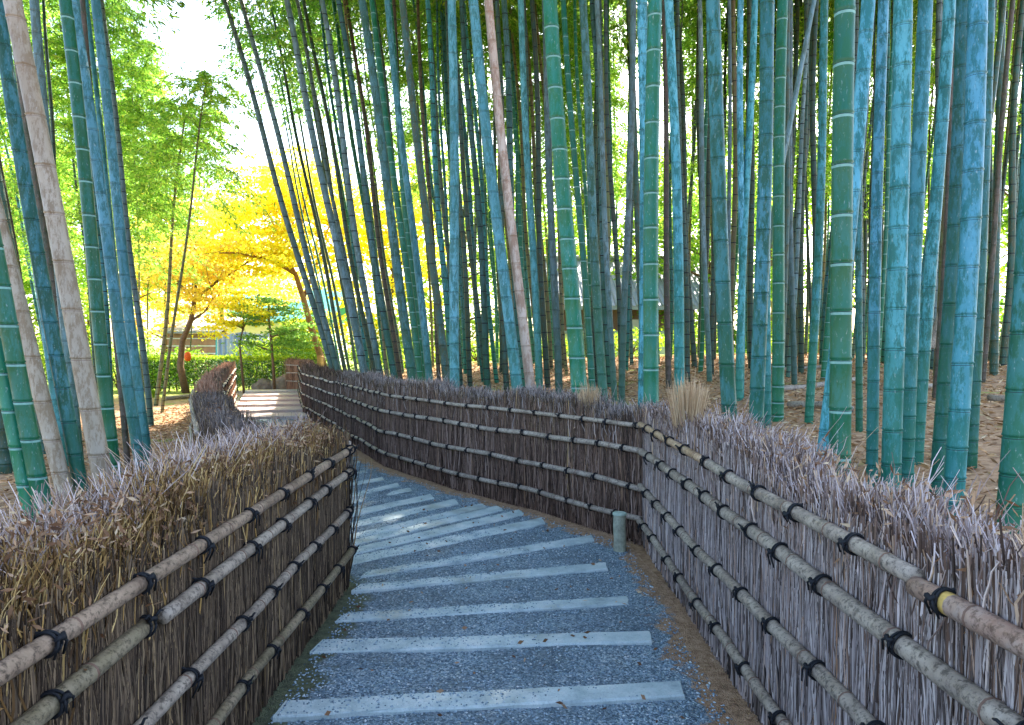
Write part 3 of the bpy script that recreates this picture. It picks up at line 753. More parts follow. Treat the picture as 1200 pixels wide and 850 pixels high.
SMALLCROWN = [foliage_mesh('foliage', 5.0, 8.2, 2.0, 50, 18, LEAF_BAM_L, .13, .9, .26) for _ in range(2)]
def fence_clear(x, y):
    xa, ya = np.array(float(x)), np.array(float(y))
    R = bool(side(xa, ya, RFE)); Lf = bool(side(xa, ya, LFE, False))
    if R: return float(seg_dist(xa, ya, RFE))
    if Lf: return float(seg_dist(xa, ya, LFE))
    return -1.
placed = []
def bamboo(x0, x1, yb, w, colour, d=None, ground=False, crown='high', lab=None, group=None, D=.12, ly=None, cat='bamboo', sides=None, lowz=0):
    """a culm whose line passes photo column x0 at the top edge and x1 at row yb"""
    if ground:                                     # foot visible: find the depth where the terrain meets that pixel
        best = None
        for dd in np.arange(2.5, 34, .1):
            p = dp(x1, yb, dd)
            if fence_clear(p.x, p.y) < .42: continue
            e = abs(p.z - float(hgt(p.x, p.y)))
            if best is None or e < best[0] - .004: best = (e, dd)
        d = best[1]
    elif d is None:
        d = D * FP / w
    def base(d):
        sl = (x0 - x1) / yb
        z_at = lambda py: H - (py - HY) * d / FP
        py = yb
        for _ in range(20):
            px = x1 - sl * (py - yb); x = (px - CX) * d / FP; h = float(hgt(x, d)); py = HY + (H - h) * FP / d
        px = x1 - sl * (py - yb)
        return px, py, (px - CX) * d / FP, h
    for it in range(60):
        px, py, x, h = base(d)
        if ground: break
        if fence_clear(x, d) < .40 + w * d / FP * .5: d += .12; continue
        break
    for it in range(40):
        px, py, x, h = base(d)
        if ground or py >= yb - 1 or fence_clear(x, d - .1) < .45: break
        d -= .1
    px, py, x, h = base(d)
    r = w * (.89 if w > 18 else 1.0) * d / FP / 2
    lx = -((x0 - x1) / yb) * -1.0
    lx = (x0 - x1) / yb                            # px per px: metres per metre in the plane
    ly = random.uniform(-.03, .05) if ly is None else ly
    near = d < 11
    root = empty('bamboo', (x, d, h))
    # leaning away from or towards the lens shifts the image a little; compensate at the top edge
    zt = H + HY * d / FP - h
    dt = d + ly * zt; lx = ((x0 - CX) * dt / FP - x) / zt if dt > 1 else lx
    ht = HT * random.uniform(.92, 1.08) * (1.0 if r > .03 else .85)
    if crown == 'small': ht = 8.0
    link('culm', make_culm(r, ht, (lx, ly), colour, sides or (18 if d < 7 else 12 if near else 8), near), root)
    if crown:
        f = link('foliage', random.choice(CROWN if crown == 'high' else LOWCROWN if crown == 'low' else SMALLCROWN), root)
        s = 1 if crown == 'small' else ht / HT
        f.scale = (s, s, s)
        ax = Vector((lx, ly, 1)).normalized()
        f.rotation_mode = 'QUATERNION'
        f.rotation_quaternion = Vector((0, 0, 1)).rotation_difference(ax) @ Matrix.Rotation(random.uniform(0, 6.28), 3, 'Z').to_quaternion()
    tag(root, lab, cat, group)
    placed.append((px + (x0 - px) * .5, x, d, r, lab))
    return root

GL = 'bamboo culms of the left grove'; GR = 'bamboo culms of the right grove'
# (x at top edge, x at row, row, width px, colour, opts, label)
LEFT = [
 (21, 119, 565, 25, 'tan', {'D': .14}, 'thick pale tan dead bamboo, leaning left, brightest in the left grove'),
 (-62, 72, 572, 18, 'tan', {'D': .11}, 'slender pinkish tan bamboo left of the thick pale tan one'),
 (-60, 50, 610, 22, 'green', {'D': .11}, 'emerald green bamboo at far left, foot behind the whitish fence top'),
 (-75, 36, 610, 18, 'green', {'D': .09}, 'blue green bamboo touching the left side of the emerald one at far left'),
 (-45, 6, 555, 17, 'dark', {'ground': True}, 'dark green bamboo cut by the left photo edge, foot on tan litter'),
 (5, 62, 450, 11, 'blue', {'D': .11}, 'narrow sky blue bamboo rising left of the thick pale tan one'),
 (8, 93, 572, 16, 'teal', {'D': .10}, 'blue bamboo whose foot stands between the pinkish tan and the thick pale tan'),
 (47, 84, 470, 12, 'grey', {'D': .11}, 'smoky grey blue bamboo passing behind the thick pale tan one'),
 (77, 133, 560, 15, 'green', {'D': .11}, 'dark jade bamboo with pale rings just right of the thick pale tan one'),
 (88, 165, 551, 13, 'blue', {'D': .10}, 'mottled pale blue bamboo leaning beside the dark jade one'),
 (117, 172, 538, 12, 'blue', {'D': .10}, 'smooth slate blue bamboo, rightmost thick one of the left grove'),
 (126, 176, 500, 7, 'grey', {'ground': True}, 'thin grey bamboo with its foot on open litter, right of the slate blue one'),
 (62, 72, 440, 5, 'dark', {'D': .09}, 'thin dark bamboo upright behind the smoky grey blue one'),
 (103, 148, 547, 7, 'brown', {'D': .07}, 'thin brown grey bamboo between the dark jade and mottled pale blue ones'),
 (-25, 45, 500, 8, 'dark', {'D': .09}, 'dark thin bamboo leaning in the far left corner'),
 (108, 118, 470, 4, 'dark', {'D': .08}, 'wiry dark bamboo seen between mottled blue and slate blue ones'),
 (30, 60, 440, 7, 'grey', {'D': .10}, 'dim grey bamboo deep behind the thick pale tan one'),
 (232, 182, 476, 5, 'olive', {'ground': True, 'crown': 'small'}, 'thin olive bamboo at the clearing edge, left of a leaning pair'),
 (262, 189, 484, 4, 'olive', {'ground': True, 'crown': 'small'}, 'thin brownish bamboo at the clearing edge, right of a leaning pair'),
]
RIGHT = [
 (268, 388, 432, 8, 'grey', {}, 'leftmost bamboo of the right grove, grey and strongly leaning'),
 (290, 397, 436, 8, 'grey', {}, 'grey leaning bamboo second from the left edge of the right grove'),
 (318, 406, 440, 5, 'dark', {}, 'thin dark leaning bamboo third in the right grove'),
 (338, 427, 445, 10, 'grey', {}, 'stout grey leaning bamboo above the fence\'s far bend'),
 (350, 418, 440, 4, 'dark', {}, 'thin shadowy bamboo left of the stout grey leaning one'),
 (363, 441, 445, 6, 'dark', {}, 'dark slim bamboo right of the stout grey leaning one'),
 (381, 447, 447, 8, 'grey', {}, 'even grey bamboo before the yellow maple glow'),
 (401, 464, 450, 8, 'teal', {}, 'muted teal bamboo before the yellow maple glow'),
 (412, 470, 452, 6, 'brown', {}, 'brownish slim bamboo with yellow foliage behind it'),
 (428, 487, 460, 12, 'teal', {}, 'broad dull teal bamboo at the right limit of the yellow maple'),
 (440, 494, 458, 6, 'dark', {}, 'dark thin bamboo hugging the broad dull teal one'),
 (455, 504, 460, 9, 'blue', {}, 'clear blue bamboo leaning left in the middle left of the grove'),
 (473, 524, 460, 10, 'dark', {}, 'deep green bamboo right of the clear blue leaning one'),
 (488, 515, 455, 5, 'brown', {}, 'thin brown bamboo behind the deep green one'),
 (530, 534, 460, 12, 'blue', {}, 'upright steel blue bamboo left of the grove centre'),
 (521, 551, 455, 6, 'dark', {}, 'thin dark bamboo crossing right of the upright steel blue one'),
 (541, 572, 460, 8, 'teal', {}, 'dull teal bamboo left of the pinkish pole'),
 (556, 606, 462, 14, 'blue', {}, 'bright blue leaning bamboo just left of the pinkish pole'),
 (573, 622, 463, 12, 'tan', {}, 'pinkish tan dead bamboo in the middle of the right grove'),
 (592, 613, 458, 9, 'teal', {'D': .13}, 'dark teal bamboo overlapped by the pinkish pole'),
 (584, 594, 456, 7, 'dark', {'D': .1}, 'dim bamboo behind the bright blue leaning one'),
 (610, 632, 457, 9, 'blue', {}, 'narrow bright blue bamboo right of the pinkish pole'),
 (625, 642, 456, 7, 'dark', {}, 'slim dark bamboo between narrow bright blue and broad jade ones'),
 (645, 678, 456, 22, 'green', {'D': .17}, 'broadest jade green bamboo with pale rings, centre right of the photo'),
 (638, 655, 455, 9, 'grey', {}, 'grey bamboo peeping out left of the broadest jade one'),
 (659, 694, 455, 8, 'green', {'D': .1}, 'slim green bamboo emerging right of the broadest jade one'),
 (681, 707, 455, 11, 'teal', {}, 'dull teal bamboo, left member of a tight pair right of the broadest jade'),
 (694, 716, 455, 8, 'teal', {'D': .12}, 'dull teal bamboo, right member of a tight pair right of the broadest jade'),
 (702, 697, 453, 7, 'dark', {'D': .1}, 'upright dark bamboo behind the tight teal pair'),
 (707, 728, 452, 6, 'dark', {'ground': True}, 'thin green bamboo meeting a crossing one at its foot'),
 (740, 729, 460, 8, 'grey', {'D': .09}, 'grey bamboo curving to the left at its foot, left of the sky blue one'),
 (750, 754, 462, 14, 'blue', {}, 'sky blue bamboo pressed against the left of a jade one'),
 (767, 764, 463, 18, 'green', {'D': .13}, 'jade bamboo with the sky blue one on its left side'),
 (781, 796, 452, 12, 'blue', {'D': .12}, 'medium blue bamboo right of the jade and sky blue pair'),
 (776, 784, 455, 7, 'brown', {'D': .1}, 'brown grey bamboo behind the medium blue one'),
 (790, 806, 450, 6, 'dark', {}, 'thin dark bamboo touching the right of the medium blue one'),
 (826, 834, 440, 6, 'dark', {'ground': True}, 'thin dark bamboo left of the patchy green and blue one'),
 (832, 857, 476, 20, 'teal', {'D': .125}, 'patchy green and blue bamboo above the tan straw tuft'),
 (866, 868, 462, 8, 'blue', {'D': .09}, 'narrow blue bamboo right of the patchy green and blue one'),
 (881, 866, 470, 9, 'blue', {'D': .10}, 'vivid blue bamboo slanting across the narrow blue one'),
 (890, 886, 476, 17, 'teal', {'D': .115}, 'teal bamboo with even rings in front of darker ones'),
 (901, 900, 476, 9, 'blue', {'D': .08}, 'blue bamboo close to the right side of the evenly ringed teal one'),
 (914, 912, 455, 14, 'green', {'D': .13, 'dark': 1}, 'bottle green ringed bamboo deep in the shade'),
 (954, 919, 432, 9, 'dark', {'ground': True}, 'dark bamboo slanting right behind the bottle green one'),
 (962, 949, 480, 10, 'teal', {'D': .09}, 'teal bamboo slanting slightly right, left of the big jade one'),
 (990, 986, 506, 27, 'green', {'D': .125}, 'big smooth jade bamboo with white rings right of centre'),
 (1010, 968, 492, 17, 'blue', {'D': .095}, 'bright blue bamboo crossing behind the big smooth jade one'),
 (1008, 1008, 505, 8, 'teal', {'D': .07}, 'thin shaded bamboo at the right edge of the big smooth jade one'),
 (1031, 1024, 527, 13, 'blue', {'D': .08}, 'blue bamboo between the big jade and the mottled sky blue one'),
 (1050, 1046, 551, 24, 'blue', {'D': .12}, 'mottled sky blue bamboo with curved rings, left of its twin'),
 (1076, 1064, 545, 17, 'blue', {'D': .10}, 'blue bamboo pressed to the right of the mottled sky blue one'),
 (1100, 1077, 520, 14, 'blue', {'D': .09}, 'dusky blue bamboo leaning right behind the mottled pair'),
 (1113, 1097, 470, 8, 'brown', {'D': .09}, 'dark brown bamboo between dusky blue and large pale blue ones'),
 (1133, 1120, 551, 25, 'blue', {'D': .12}, 'large pale blue bamboo near the right edge'),
 (1122, 1100, 546, 15, 'teal', {'D': .08}, 'teal bamboo hidden half behind the large pale blue one'),
 (1151, 1139, 550, 14, 'teal', {'D': .085}, 'shaded teal bamboo along the right side of the large pale blue one'),
 (1168, 1165, 440, 9, 'dark', {'ground': True}, 'dark bamboo standing alone on brown litter at right'),
 (1190, 1175, 430, 8, 'dark', {'ground': True}, 'dark slanting bamboo farthest right on the brown litter'),
 (1216, 1187, 575, 30, 'teal', {'D': .13}, 'thick teal blue bamboo cut by the right photo edge'),
 (1180, 1152, 450, 6, 'brown', {'D': .08}, 'thin brown bamboo behind the shaded teal one'),
]
for x0, x1, yb, w, c, kw, lab in LEFT:
    if c == 'blue': c = 'sky'
    bamboo(x0, x1, yb, w, c, lab=lab, group=GL, **kw)
for x0, x1, yb, w, c, kw, lab in RIGHT:
    kw = dict(kw); kw.pop('dark', 0); kw.setdefault('D', .115)
    if x0 < 720: c = {'teal': 'slate', 'blue': 'sky'}.get(c, c)
    bamboo(x0, x1, yb, w, c, lab=lab, group=GR, **kw)
# the leaning pole lodged in the grove
t = empty('fallen_bamboo', (0, 0, 0)); a = dp(915, 190, 8.5); b_ = dp(958, -40, 8.7); base_ = dp(893, 330, 8.3)
base_.z = max(base_.z, .2); t.location = base_
V, F = tube([Vector((0, 0, 0)), a - base_, b_ - base_], [.034, .032, .028], 10); link('pole', mesh_np('pole', V, F, CM['grey'], smooth=True), t)
tag(t, 'thin grey pole slanting across the dark ones between the teal and big jade bamboo', 'bamboo')

# culms farther back in both groves
heroes = sorted([(q[0], q[4]) for q in placed])
ORD = ['first', 'second', 'third', 'fourth', 'fifth', 'sixth', 'seventh', 'eighth', 'ninth', 'tenth', 'eleventh', 'twelfth', 'thirteenth', 'fourteenth', 'fifteenth']
back = []
def slope(px):                                     # px shift at the top edge relative to the foot
    return float(np.interp(px, [0, 170, 390, 450, 530, 620, 740, 900, 1050, 1200], [-80, -45, -95, -62, -25, -22, -8, 6, 14, 30]))
tries = 0
while len(back) < 228 and tries < 9000:
    tries += 1
    if len(back) < 30: px = random.uniform(-40, 168); d = random.uniform(9, 21); w_ = GL
    else: px = random.uniform(392, 1225); d = random.uniform(9.5, 23); w_ = GR
    x = (px - CX) * d / FP
    c = fence_clear(x, d)
    if c < .8: continue
    if any(abs(x - q[1]) + abs(d - q[2]) < .45 for q in placed): continue
    if w_ == GL and px > 120 and d > 15: continue
    D = random.uniform(.085, .12) if random.random() < .75 else random.uniform(.055, .085)
    top = px + slope(px) + random.gauss(0, 12)
    h = float(hgt(x, d)); py = HY + (H - h) * FP / d
    colr = random.choices(['dark', 'brown', 'grey', 'teal', 'olive', 'green'], [4.5, .9, 2.2, 3, 1.6, 1.4])[0]
    back.append((px, top, py, D * FP / d, colr, d, w_))
    placed.append(((px + top) / 2, x, d, D / 2, ''))
placed = [q for q in placed if q[4]]
word = {'dark': 'dark', 'brown': 'brownish', 'grey': 'greyish', 'teal': 'dull teal', 'olive': 'olive', 'green': 'green'}
hx = np.array([h[0] for h in heroes]); cnt = {}
back.sort(key=lambda q: (q[0] + q[1]) / 2)
short = lambda s: s
KEY = {}
for px, top, py, w, c, d, g_ in back:
    mid = (px + top) / 2
    i = int(np.argmin(np.abs(hx - mid))); sd = 'left' if mid < hx[i] else 'right'; cnt.setdefault((i, c, sd), []).append(1)
    n = len(cnt[(i, c, sd)]) - 1
    nm = heroes[i][1].replace(',', ''); ws = nm.split()
    while len(ws) > 9 or ws[-1] in ('of', 'the', 'its', 'in', 'a', 'to', 'with', 'and', 'before', 'behind', 'between', 'right', 'left', 'on', 'from', 'at', 'beside', 'big', 'broad', 'out', 'close', 'just', 'slightly', 'slate', 'mottled', 'seen', 'pale', 'bright', 'large', 'side', 'thin', 'thick', 'patchy', 'evenly', 'edge', 'dusky', 'leaning', 'photo', 'tight', 'one', 'strongly', 'open', 'stout', 'grey', 'blue', 'green', 'white', 'only', 'foot', 'its', 'crossing', 'touching', 'far', 'dark', 'clear', 'by', 'cut', 'narrow', 'bottle', 'along', 'pressed', 'hidden', 'half'): ws.pop()
    sd = 'left' if mid < hx[i] else 'right'
    lab = f'{word[c]} rear bamboo' + (f', {ORD[n]} one' if n else '') + f' {sd} of {" ".join(ws)}'
    while len(lab.split()) > 16: lab = lab.rsplit(' ', 1)[0]
    bamboo(top, px, py, w, c, d=d, lab=lab, group=g_.replace('culms', 'culms farther back'), sides=8, crown='low' if d > 15.5 and not 330 < px < 500 and random.random() < .13 else 'high')

# leafy low bamboos beside the clearing
spots = [(125, 148, 17), (158, 168, 19.5), (185, 172, 23), (250, 218, 24), (85, 120, 20), (120, 150, 25), (30, 60, 22), (205, 190, 28)]
labs = ['leafy young bamboo with hanging foliage, front one of the bright green mass', 'leafy young bamboo in the middle of the bright green mass', 'leafy young bamboo whose plume hangs beside the white sky gap',
        'small leafy bamboo, lowest plume in front of the yellow maple', 'leafy young bamboo seen behind the slate blue bamboo', 'leafy young bamboo, rear one of the bright green mass', 'leafy young bamboo behind the thick pale tan one',
        'leafy young bamboo, tallest plume under the top edge left of the sky gap']
for (x0, x1, d), lb in zip(spots, labs):
    x = (x1 - CX) * d / FP; py = HY + (H - float(hgt(x, d))) * FP / d
    bamboo(x0, x1, py, .05 * FP / d, 'olive', d=d, crown='small' if x0 == 238 else 'low', lab=lb, group='leafy young bamboo at the clearing')

# ------------------------------------------------------------------ trees
def limb_tree(name, trunk_px, d, branches, barkm, leafm, label, cat, clusters, nleaf, lsize, r0, group=None, flat_=.35, spread=.9, twigs=5):
    """trunk and limbs follow the photographed skeleton; clusters: (px, py, depth offset, radius m)"""
    b0 = dp(*trunk_px[0], d); b0.z = float(hgt(b0.x, b0.y))
    root = empty(name, b0)
    def P(q, dd=0): return dp(q[0], q[1], d + dd) - b0
    parts = []; ends = []
    tp = [Vector((0, 0, -.1))] + [P(q) for q in trunk_px[1:]]
    parts.append((*tube(tp, np.linspace(r0, r0 * .55, len(tp)), 10), 0))
    for br in branches:
        dd = br[0]; pts = br[1]; n = len(pts)
        c = [P(q, dd * i / (n - 1)) for i, q in enumerate(pts)]
        rr = r0 * br[2]
        parts.append((*tube(c, np.linspace(rr, rr * .3, n), 8), 0)); ends += c[1:]
        for k in range(twigs):
            s = random.uniform(.3, 1); i = min(int(s * (n - 1)), n - 2); a = c[i].lerp(c[i + 1], s * (n - 1) - i)
            v = Vector((random.gauss(0, 1), random.gauss(0, 1), random.uniform(.1, .9))).normalized() * random.uniform(.6, 1.5)
            m1 = a + v * .5 + Vector((0, 0, random.uniform(-.1, .15)))
            parts.append((*tube([a, m1, a + v], [rr * .28, rr * .18, .006], 5), 0)); ends.append(a + v)
    V, F, M = join_np(parts); link('trunk', mesh_np('trunk', V, F, barkm, smooth=True), root)
    cs = [(P((cx, cy), dd), R) for cx, cy, dd, R in clusters] + [(e, spread) for e in ends]
    pts = []
    tot = sum(R ** 2 for _, R in cs)
    for c, R in cs:
        n = int(nleaf * R * R / tot); k = max(1, n // 45)
        sub = rng.normal(size=(k, 3)); sub /= np.linalg.norm(sub, axis=1)[:, None]; sub *= (rng.uniform(0, 1, (k, 1)) ** .45) * R
        sub[:, 2] *= .75
        for sc_ in sub:                             # flat sprays of leaves
            q = rng.normal(0, 1, (45, 3)) * np.array([.30, .30, .30 * flat_ * .4]) * min(1.2, .6 + R * .4)
            q[:, 2] -= .12 * (q[:, 0] ** 2 + q[:, 1] ** 2)
            pts.append(np.array(c) + sc_ + q)
    V, F = leaves(np.concatenate(pts), lsize, .75, .15)
    link('crown', mesh_np('crown', V, F, leafm), root)
    tag(root, label, cat, group); return root
limb_tree('maple_tree', [(384, 440), (375, 415), (368, 395), (356, 350), (347, 322), (340, 310)], 25.5,
 [(-2, [(347, 322), (325, 308), (302, 302), (280, 297), (258, 297)], .55), (1, [(340, 310), (334, 290), (326, 272), (316, 252), (300, 232)], .5), (0, [(340, 312), (352, 285), (356, 250), (365, 215)], .45), (1.5, [(334, 290), (345, 262), (332, 235), (336, 205)], .4), (2, [(356, 350), (372, 310), (385, 270), (400, 235)], .5)],
 BARK_O, LEAF_YEL, 'tall golden yellow maple with arching reddish limbs, behind the leftmost right grove bamboo', 'tree',
 [(300, 255, 0, 1.7), (345, 235, 1, 1.9), (330, 285, -1, 1.3), (380, 265, 1, 1.7), (290, 280, 1, 1.3), (385, 320, 2, 1.5), (420, 290, 2, 1.8), (355, 205, 1, 1.4), (270, 265, 0, 1.4), (320, 215, 2, 1.2), (410, 350, 3, 1.3), (262, 235, 2, 1.2), (300, 205, 2, 1.1), (240, 300, 2, 1.2), (270, 325, 2, 1.0), (390, 225, 2, 1.5), (310, 320, 1, .9), (335, 335, 2, .9), (290, 340, 3, 1.0), (400, 390, 3, 1.2), (365, 380, 4, 1.1)], 24000, .14, .14)
limb_tree('maple_tree', [(218, 464), (211, 430), (214, 400), (224, 376), (229, 352)], 23.6,
 [(-1, [(229, 352), (215, 338), (200, 322), (186, 306), (178, 290)], .5), (1, [(229, 352), (240, 342), (256, 330), (276, 318), (298, 303)], .5), (0, [(229, 352), (231, 330), (226, 305), (232, 280)], .45), (0, [(222, 378), (240, 366), (252, 348)], .4)],
 BARK, LEAF_ORA, 'amber orange maple with a forked dark trunk, left of the far steps', 'tree',
 [(205, 300, 0, 1.3), (240, 290, 1, 1.3), (262, 320, 0, 1.0), (180, 320, 0, 1.0), (215, 345, -1, .8), (250, 345, 1, .9), (195, 372, 0, .8), (275, 300, 1, 1.0)], 7000, .12, .13)
limb_tree('maple_tree', [(286, 458), (283, 430), (281, 405), (285, 385)], 22.8,
 [(-.5, [(285, 385), (270, 378), (252, 380)], .7), (.5, [(285, 385), (292, 372), (304, 366)], .7), (0, [(285, 388), (286, 368), (280, 352)], .7)],
 BARK, LEAF_YEL, 'young lemon yellow maple with layered leaves in front of the blue panels', 'tree',
 [(262, 380, 0, .5), (245, 386, 0, .4), (296, 368, 0, .4), (283, 352, 0, .5), (304, 382, 0, .35), (270, 360, 0, .4)], 2600, .10, .045, spread=.28, twigs=2)
limb_tree('maple_tree', [(455, 445), (452, 400), (458, 350), (462, 320)], 29,
 [(0, [(462, 320), (445, 285), (430, 250)], .6), (1, [(462, 320), (485, 290), (500, 255)], .6), (0, [(462, 320), (465, 270), (460, 225)], .5)],
 BARK, LEAF_YEL, 'yellow maple seen only through the right grove culms, left of centre', 'tree',
 [(430, 260, 0, 1.7), (470, 250, 1, 1.8), (450, 310, -1, 1.8), (495, 300, 0, 1.6), (500, 350, 0, 1.2), (425, 340, 0, 1.4), (455, 380, 0, 1.2)], 8000, .17, .16)
limb_tree('maple_tree', [(262, 452), (266, 410), (262, 380), (258, 345)], 33,
 [(0, [(258, 345), (235, 320), (210, 300)], .6), (1, [(258, 345), (285, 330), (320, 318)], .6), (0, [(258, 345), (262, 300), (270, 250)], .5)],
 BARK_O, LEAF_ORA, 'pale orange maple far behind the blue panel screen', 'tree',
 [(200, 250, 0, 1.8), (225, 300, 1, 1.9), (300, 320, -1, 1.5), (265, 260, 0, 1.7), (190, 330, 0, 1.5), (330, 345, 0, 1.1), (245, 350, 0, 1.0), (210, 380, 0, 1.1), (180, 290, 0, 1.5)], 16000, .17, .16)
limb_tree('pine_tree', [(322, 456), (320, 430), (318, 400), (315, 370), (316, 350)], 22.6,
 [(0, [(319, 412), (300, 405), (290, 402)], .6), (0, [(318, 395), (340, 388), (352, 386)], .6), (0, [(316, 378), (298, 374)], .5), (0, [(316, 368), (335, 362)], .5)],
 BARK, LEAF_PINE, 'small fresh green pine with flat layered tufts beside the hedge', 'tree',
 [(318, 352, 0, .45), (300, 378, 0, .45), (336, 366, 0, .5), (345, 388, 0, .55), (296, 398, 0, .35), (330, 400, .3, .6), (350, 408, .5, .6)], 5200, .085, .05, spread=.28, flat_=.2, twigs=1)

def shrub(name, cx, cy, rx, ry, rz, n, size, mt, label, cat, group=None, zlift=.0, aspect=.6):
    z = float(hgt(cx, cy)); root = empty(name, (cx, cy, z)); parts = []
    for k in range(7):
        a = k * .9 + random.random(); e = Vector((math.cos(a) * rx * .6, math.sin(a) * ry * .6, rz * (.9 + .5 * random.random())))
        parts.append((*tube([Vector((0, 0, -.05)), e * .5 + Vector((0, 0, .1 * rz)), e], [.03 + rz * .012, .02, .006], 6), 0))
    V, F, M = join_np(parts); link('stem', mesh_np('stem', V, F, BARK, smooth=True), root)
    k = max(6, n // 60); s = rng.normal(size=(k, 3)); s /= np.linalg.norm(s, axis=1)[:, None]; s *= rng.uniform(.3, 1, (k, 1)) ** .5
    s = s * np.array([rx, ry, rz]) + np.array([0, 0, rz * 1.02 + zlift])
    q = (s[:, None] + rng.normal(0, 1, (k, 60, 3)) * np.array([rx, ry, rz]) * .16).reshape(-1, 3); q = q[q[:, 2] > .02]
    V, F = leaves(q, size, aspect, .1, 1.5); link('crown', mesh_np('crown', V, F, mt), root)
    tag(root, label, cat, group); return root
def big_tree(px, d, hgt_, rad, mt, label, n=9000, zc=.35, size=.24):
    x = (px - CX) * d / FP; z = float(hgt(x, d)); root = empty('broadleaf_tree', (x, d, z)); parts = []; ends = []
    h = hgt_
    parts.append((*tube([(0, 0, -.2), (.1, 0, h * .25), (-.05, .1, h * .5), (.1, 0, h * .85)], [.22, .18, .13, .04], 10), 0))
    for k in range(16):
        s = random.uniform(.15, .85); a = random.uniform(0, 6.28); L = rad * random.uniform(.5, 1) * (1 - .4 * abs(s - .5))
        e = Vector((math.cos(a) * L, math.sin(a) * L, h * s + L * .45)); st = Vector((0, 0, h * s * .95))
        parts.append((*tube([st, st.lerp(e, .5) + Vector((0, 0, -.1)), e], [.07, .045, .012], 6), 0)); ends.append(e); ends.append(st.lerp(e, .6))
    V, F, M = join_np(parts); link('trunk', mesh_np('trunk', V, F, BARK, smooth=True), root)
    pts = []; per = n // (len(ends) * 6)
    for e in ends:
        for k in range(6):
            c = np.array(e) + rng.normal(0, 1, 3) * np.array([.8, .8, .6]) * rad * .28
            pts.append(c + rng.normal(0, 1, (per, 3)) * np.array([.5, .5, .22]) * rad * .17)
    V, F = leaves(np.concatenate(pts), size, .6, .2); link('crown', mesh_np('crown', V, F, mt), root)
    tag(root, label, 'tree', 'trees beyond the bamboo groves')
BT = [(545, 36, 11, 4.2, LEAF_LIME, 'lime green tree beyond the grove, behind the upright steel blue bamboo'),
      (630, 42, 14, 5, LEAF_GRN, 'tall green tree beyond the grove, behind the narrow bright blue bamboo'),
      (735, 36, 12, 4, LEAF_LIME, 'lime green tree rising over the tiled roof'),
      (830, 34, 11, 4, LEAF_GRN, 'green tree beyond the grove, behind the patchy green and blue bamboo'),
      (905, 40, 15, 5, LEAF_LIME, 'yellow green tree behind the bottle green ringed bamboo'),
      (1010, 34, 12, 4.2, LEAF_GRN, 'green tree beyond the grove, behind the big smooth jade bamboo'),
      (1105, 36, 13, 4.6, LEAF_LIME, 'yellow green tree behind the large pale blue bamboo'),
      (1195, 32, 12, 4.2, LEAF_GRN, 'green tree beyond the grove at the right photo edge'),
      (20, 33, 12, 4.6, LEAF_LIME, 'yellow green tree behind the far left bamboo'),
      (105, 36, 13, 4.6, LEAF_GRN, 'green tree behind the dark jade and mottled blue bamboo'),
      (195, 40, 8, 3.5, LEAF_ORA, 'orange leaved tree far behind the amber maple'),
      (-60, 30, 12, 4.5, LEAF_GRN, 'green tree past the left photo edge')]
for a in BT: big_tree(*a)

# low bright shrubs behind the grove
sh = [(430, 22, 'behind the muted teal bamboo'), (478, 21, 'behind the broad dull teal bamboo'), (520, 23, 'behind the deep green bamboo'), (560, 22, 'behind the dull teal bamboo left of centre'), (640, 22, 'left of the broadest jade bamboo'),
      (700, 23, 'right of the broadest jade bamboo'), (735, 20, 'between the crossing thin bamboo feet'), (812, 21, 'left of the patchy green and blue bamboo'), (930, 23, 'left of the big smooth jade bamboo'), (1010, 25, 'behind the big smooth jade bamboo'), (1095, 24, 'left of the large pale blue bamboo'), (1160, 25, 'behind the lone dark bamboo at right'), (1215, 24, 'at the right photo edge'),
      (1050, 28, 'behind the mottled sky blue bamboo'), (600, 26, 'behind the bright blue leaning bamboo'), (870, 27, 'behind the evenly ringed teal bamboo')]
for px, d, w in sh:
    d = d + 1.5
    shrub('shrub', (px - CX) * d / FP, d, 1.1, .7, random.uniform(.28, .5), 1500, .10, LEAF_LIME, f'low lime green shrub {w}', 'shrub', 'low shrubs behind the right grove')
for k, (px, w) in enumerate([(440, 'left of the broad dull teal bamboo'), (500, 'behind the clear blue leaning bamboo'), (560, 'behind the pinkish pole at its left'), (800, 'right of the medium blue bamboo'), (850, 'behind the patchy green and blue bamboo'), (900, 'behind the bottle green ringed bamboo'),
                          (950, 'behind the teal bamboo left of the big jade one'), (1000, 'right behind the big jade bamboo'), (1060, 'behind the mottled sky blue bamboo'), (1120, 'behind the large pale blue bamboo'), (1180, 'by the right photo edge')]):
    d = 30 + (k * 37 % 11) * .4
    shrub('shrub', (px - CX) * d / FP, d, 1.5, .9, random.uniform(.9, 1.5), 2600, .16, LEAF_GRN if k % 3 == 1 else LEAF_LIME, f'tall backlit shrub beyond the grove, {w}', 'shrub', 'tall shrubs beyond the right grove')
for k, (px, d, rz, w) in enumerate([(20, 24, 1.2, 'at far left behind the emerald bamboo'), (80, 26, 1.0, 'left of the thick pale tan bamboo'), (140, 25, 1.1, 'behind the slate blue bamboo'), (185, 24.5, .8, 'left of the amber maple trunk')]):
    shrub('shrub', (px - CX) * d / FP, d, 1.6, .8, rz, 3000, .12, LEAF_GRN if k % 2 else LEAF_LIME, f'bushy green shrub {w}', 'shrub', 'shrubs behind the left grove')
for k, (px, d, rz, w) in enumerate([(342, 26.5, 1.15, 'rounded and tall, behind the little pine'), (365, 28, 1.3, 'tall, behind the trunk of the golden maple'), (300, 30, .9, 'low, behind the mauve board fence')]):
    shrub('shrub', (px - CX) * d / FP, d, 1.0, .8, rz, 3600, .11, LEAF_GRN if k % 2 else LEAF_LIME, f'leafy green shrub {w}', 'shrub', 'shrubs behind the far hedge')
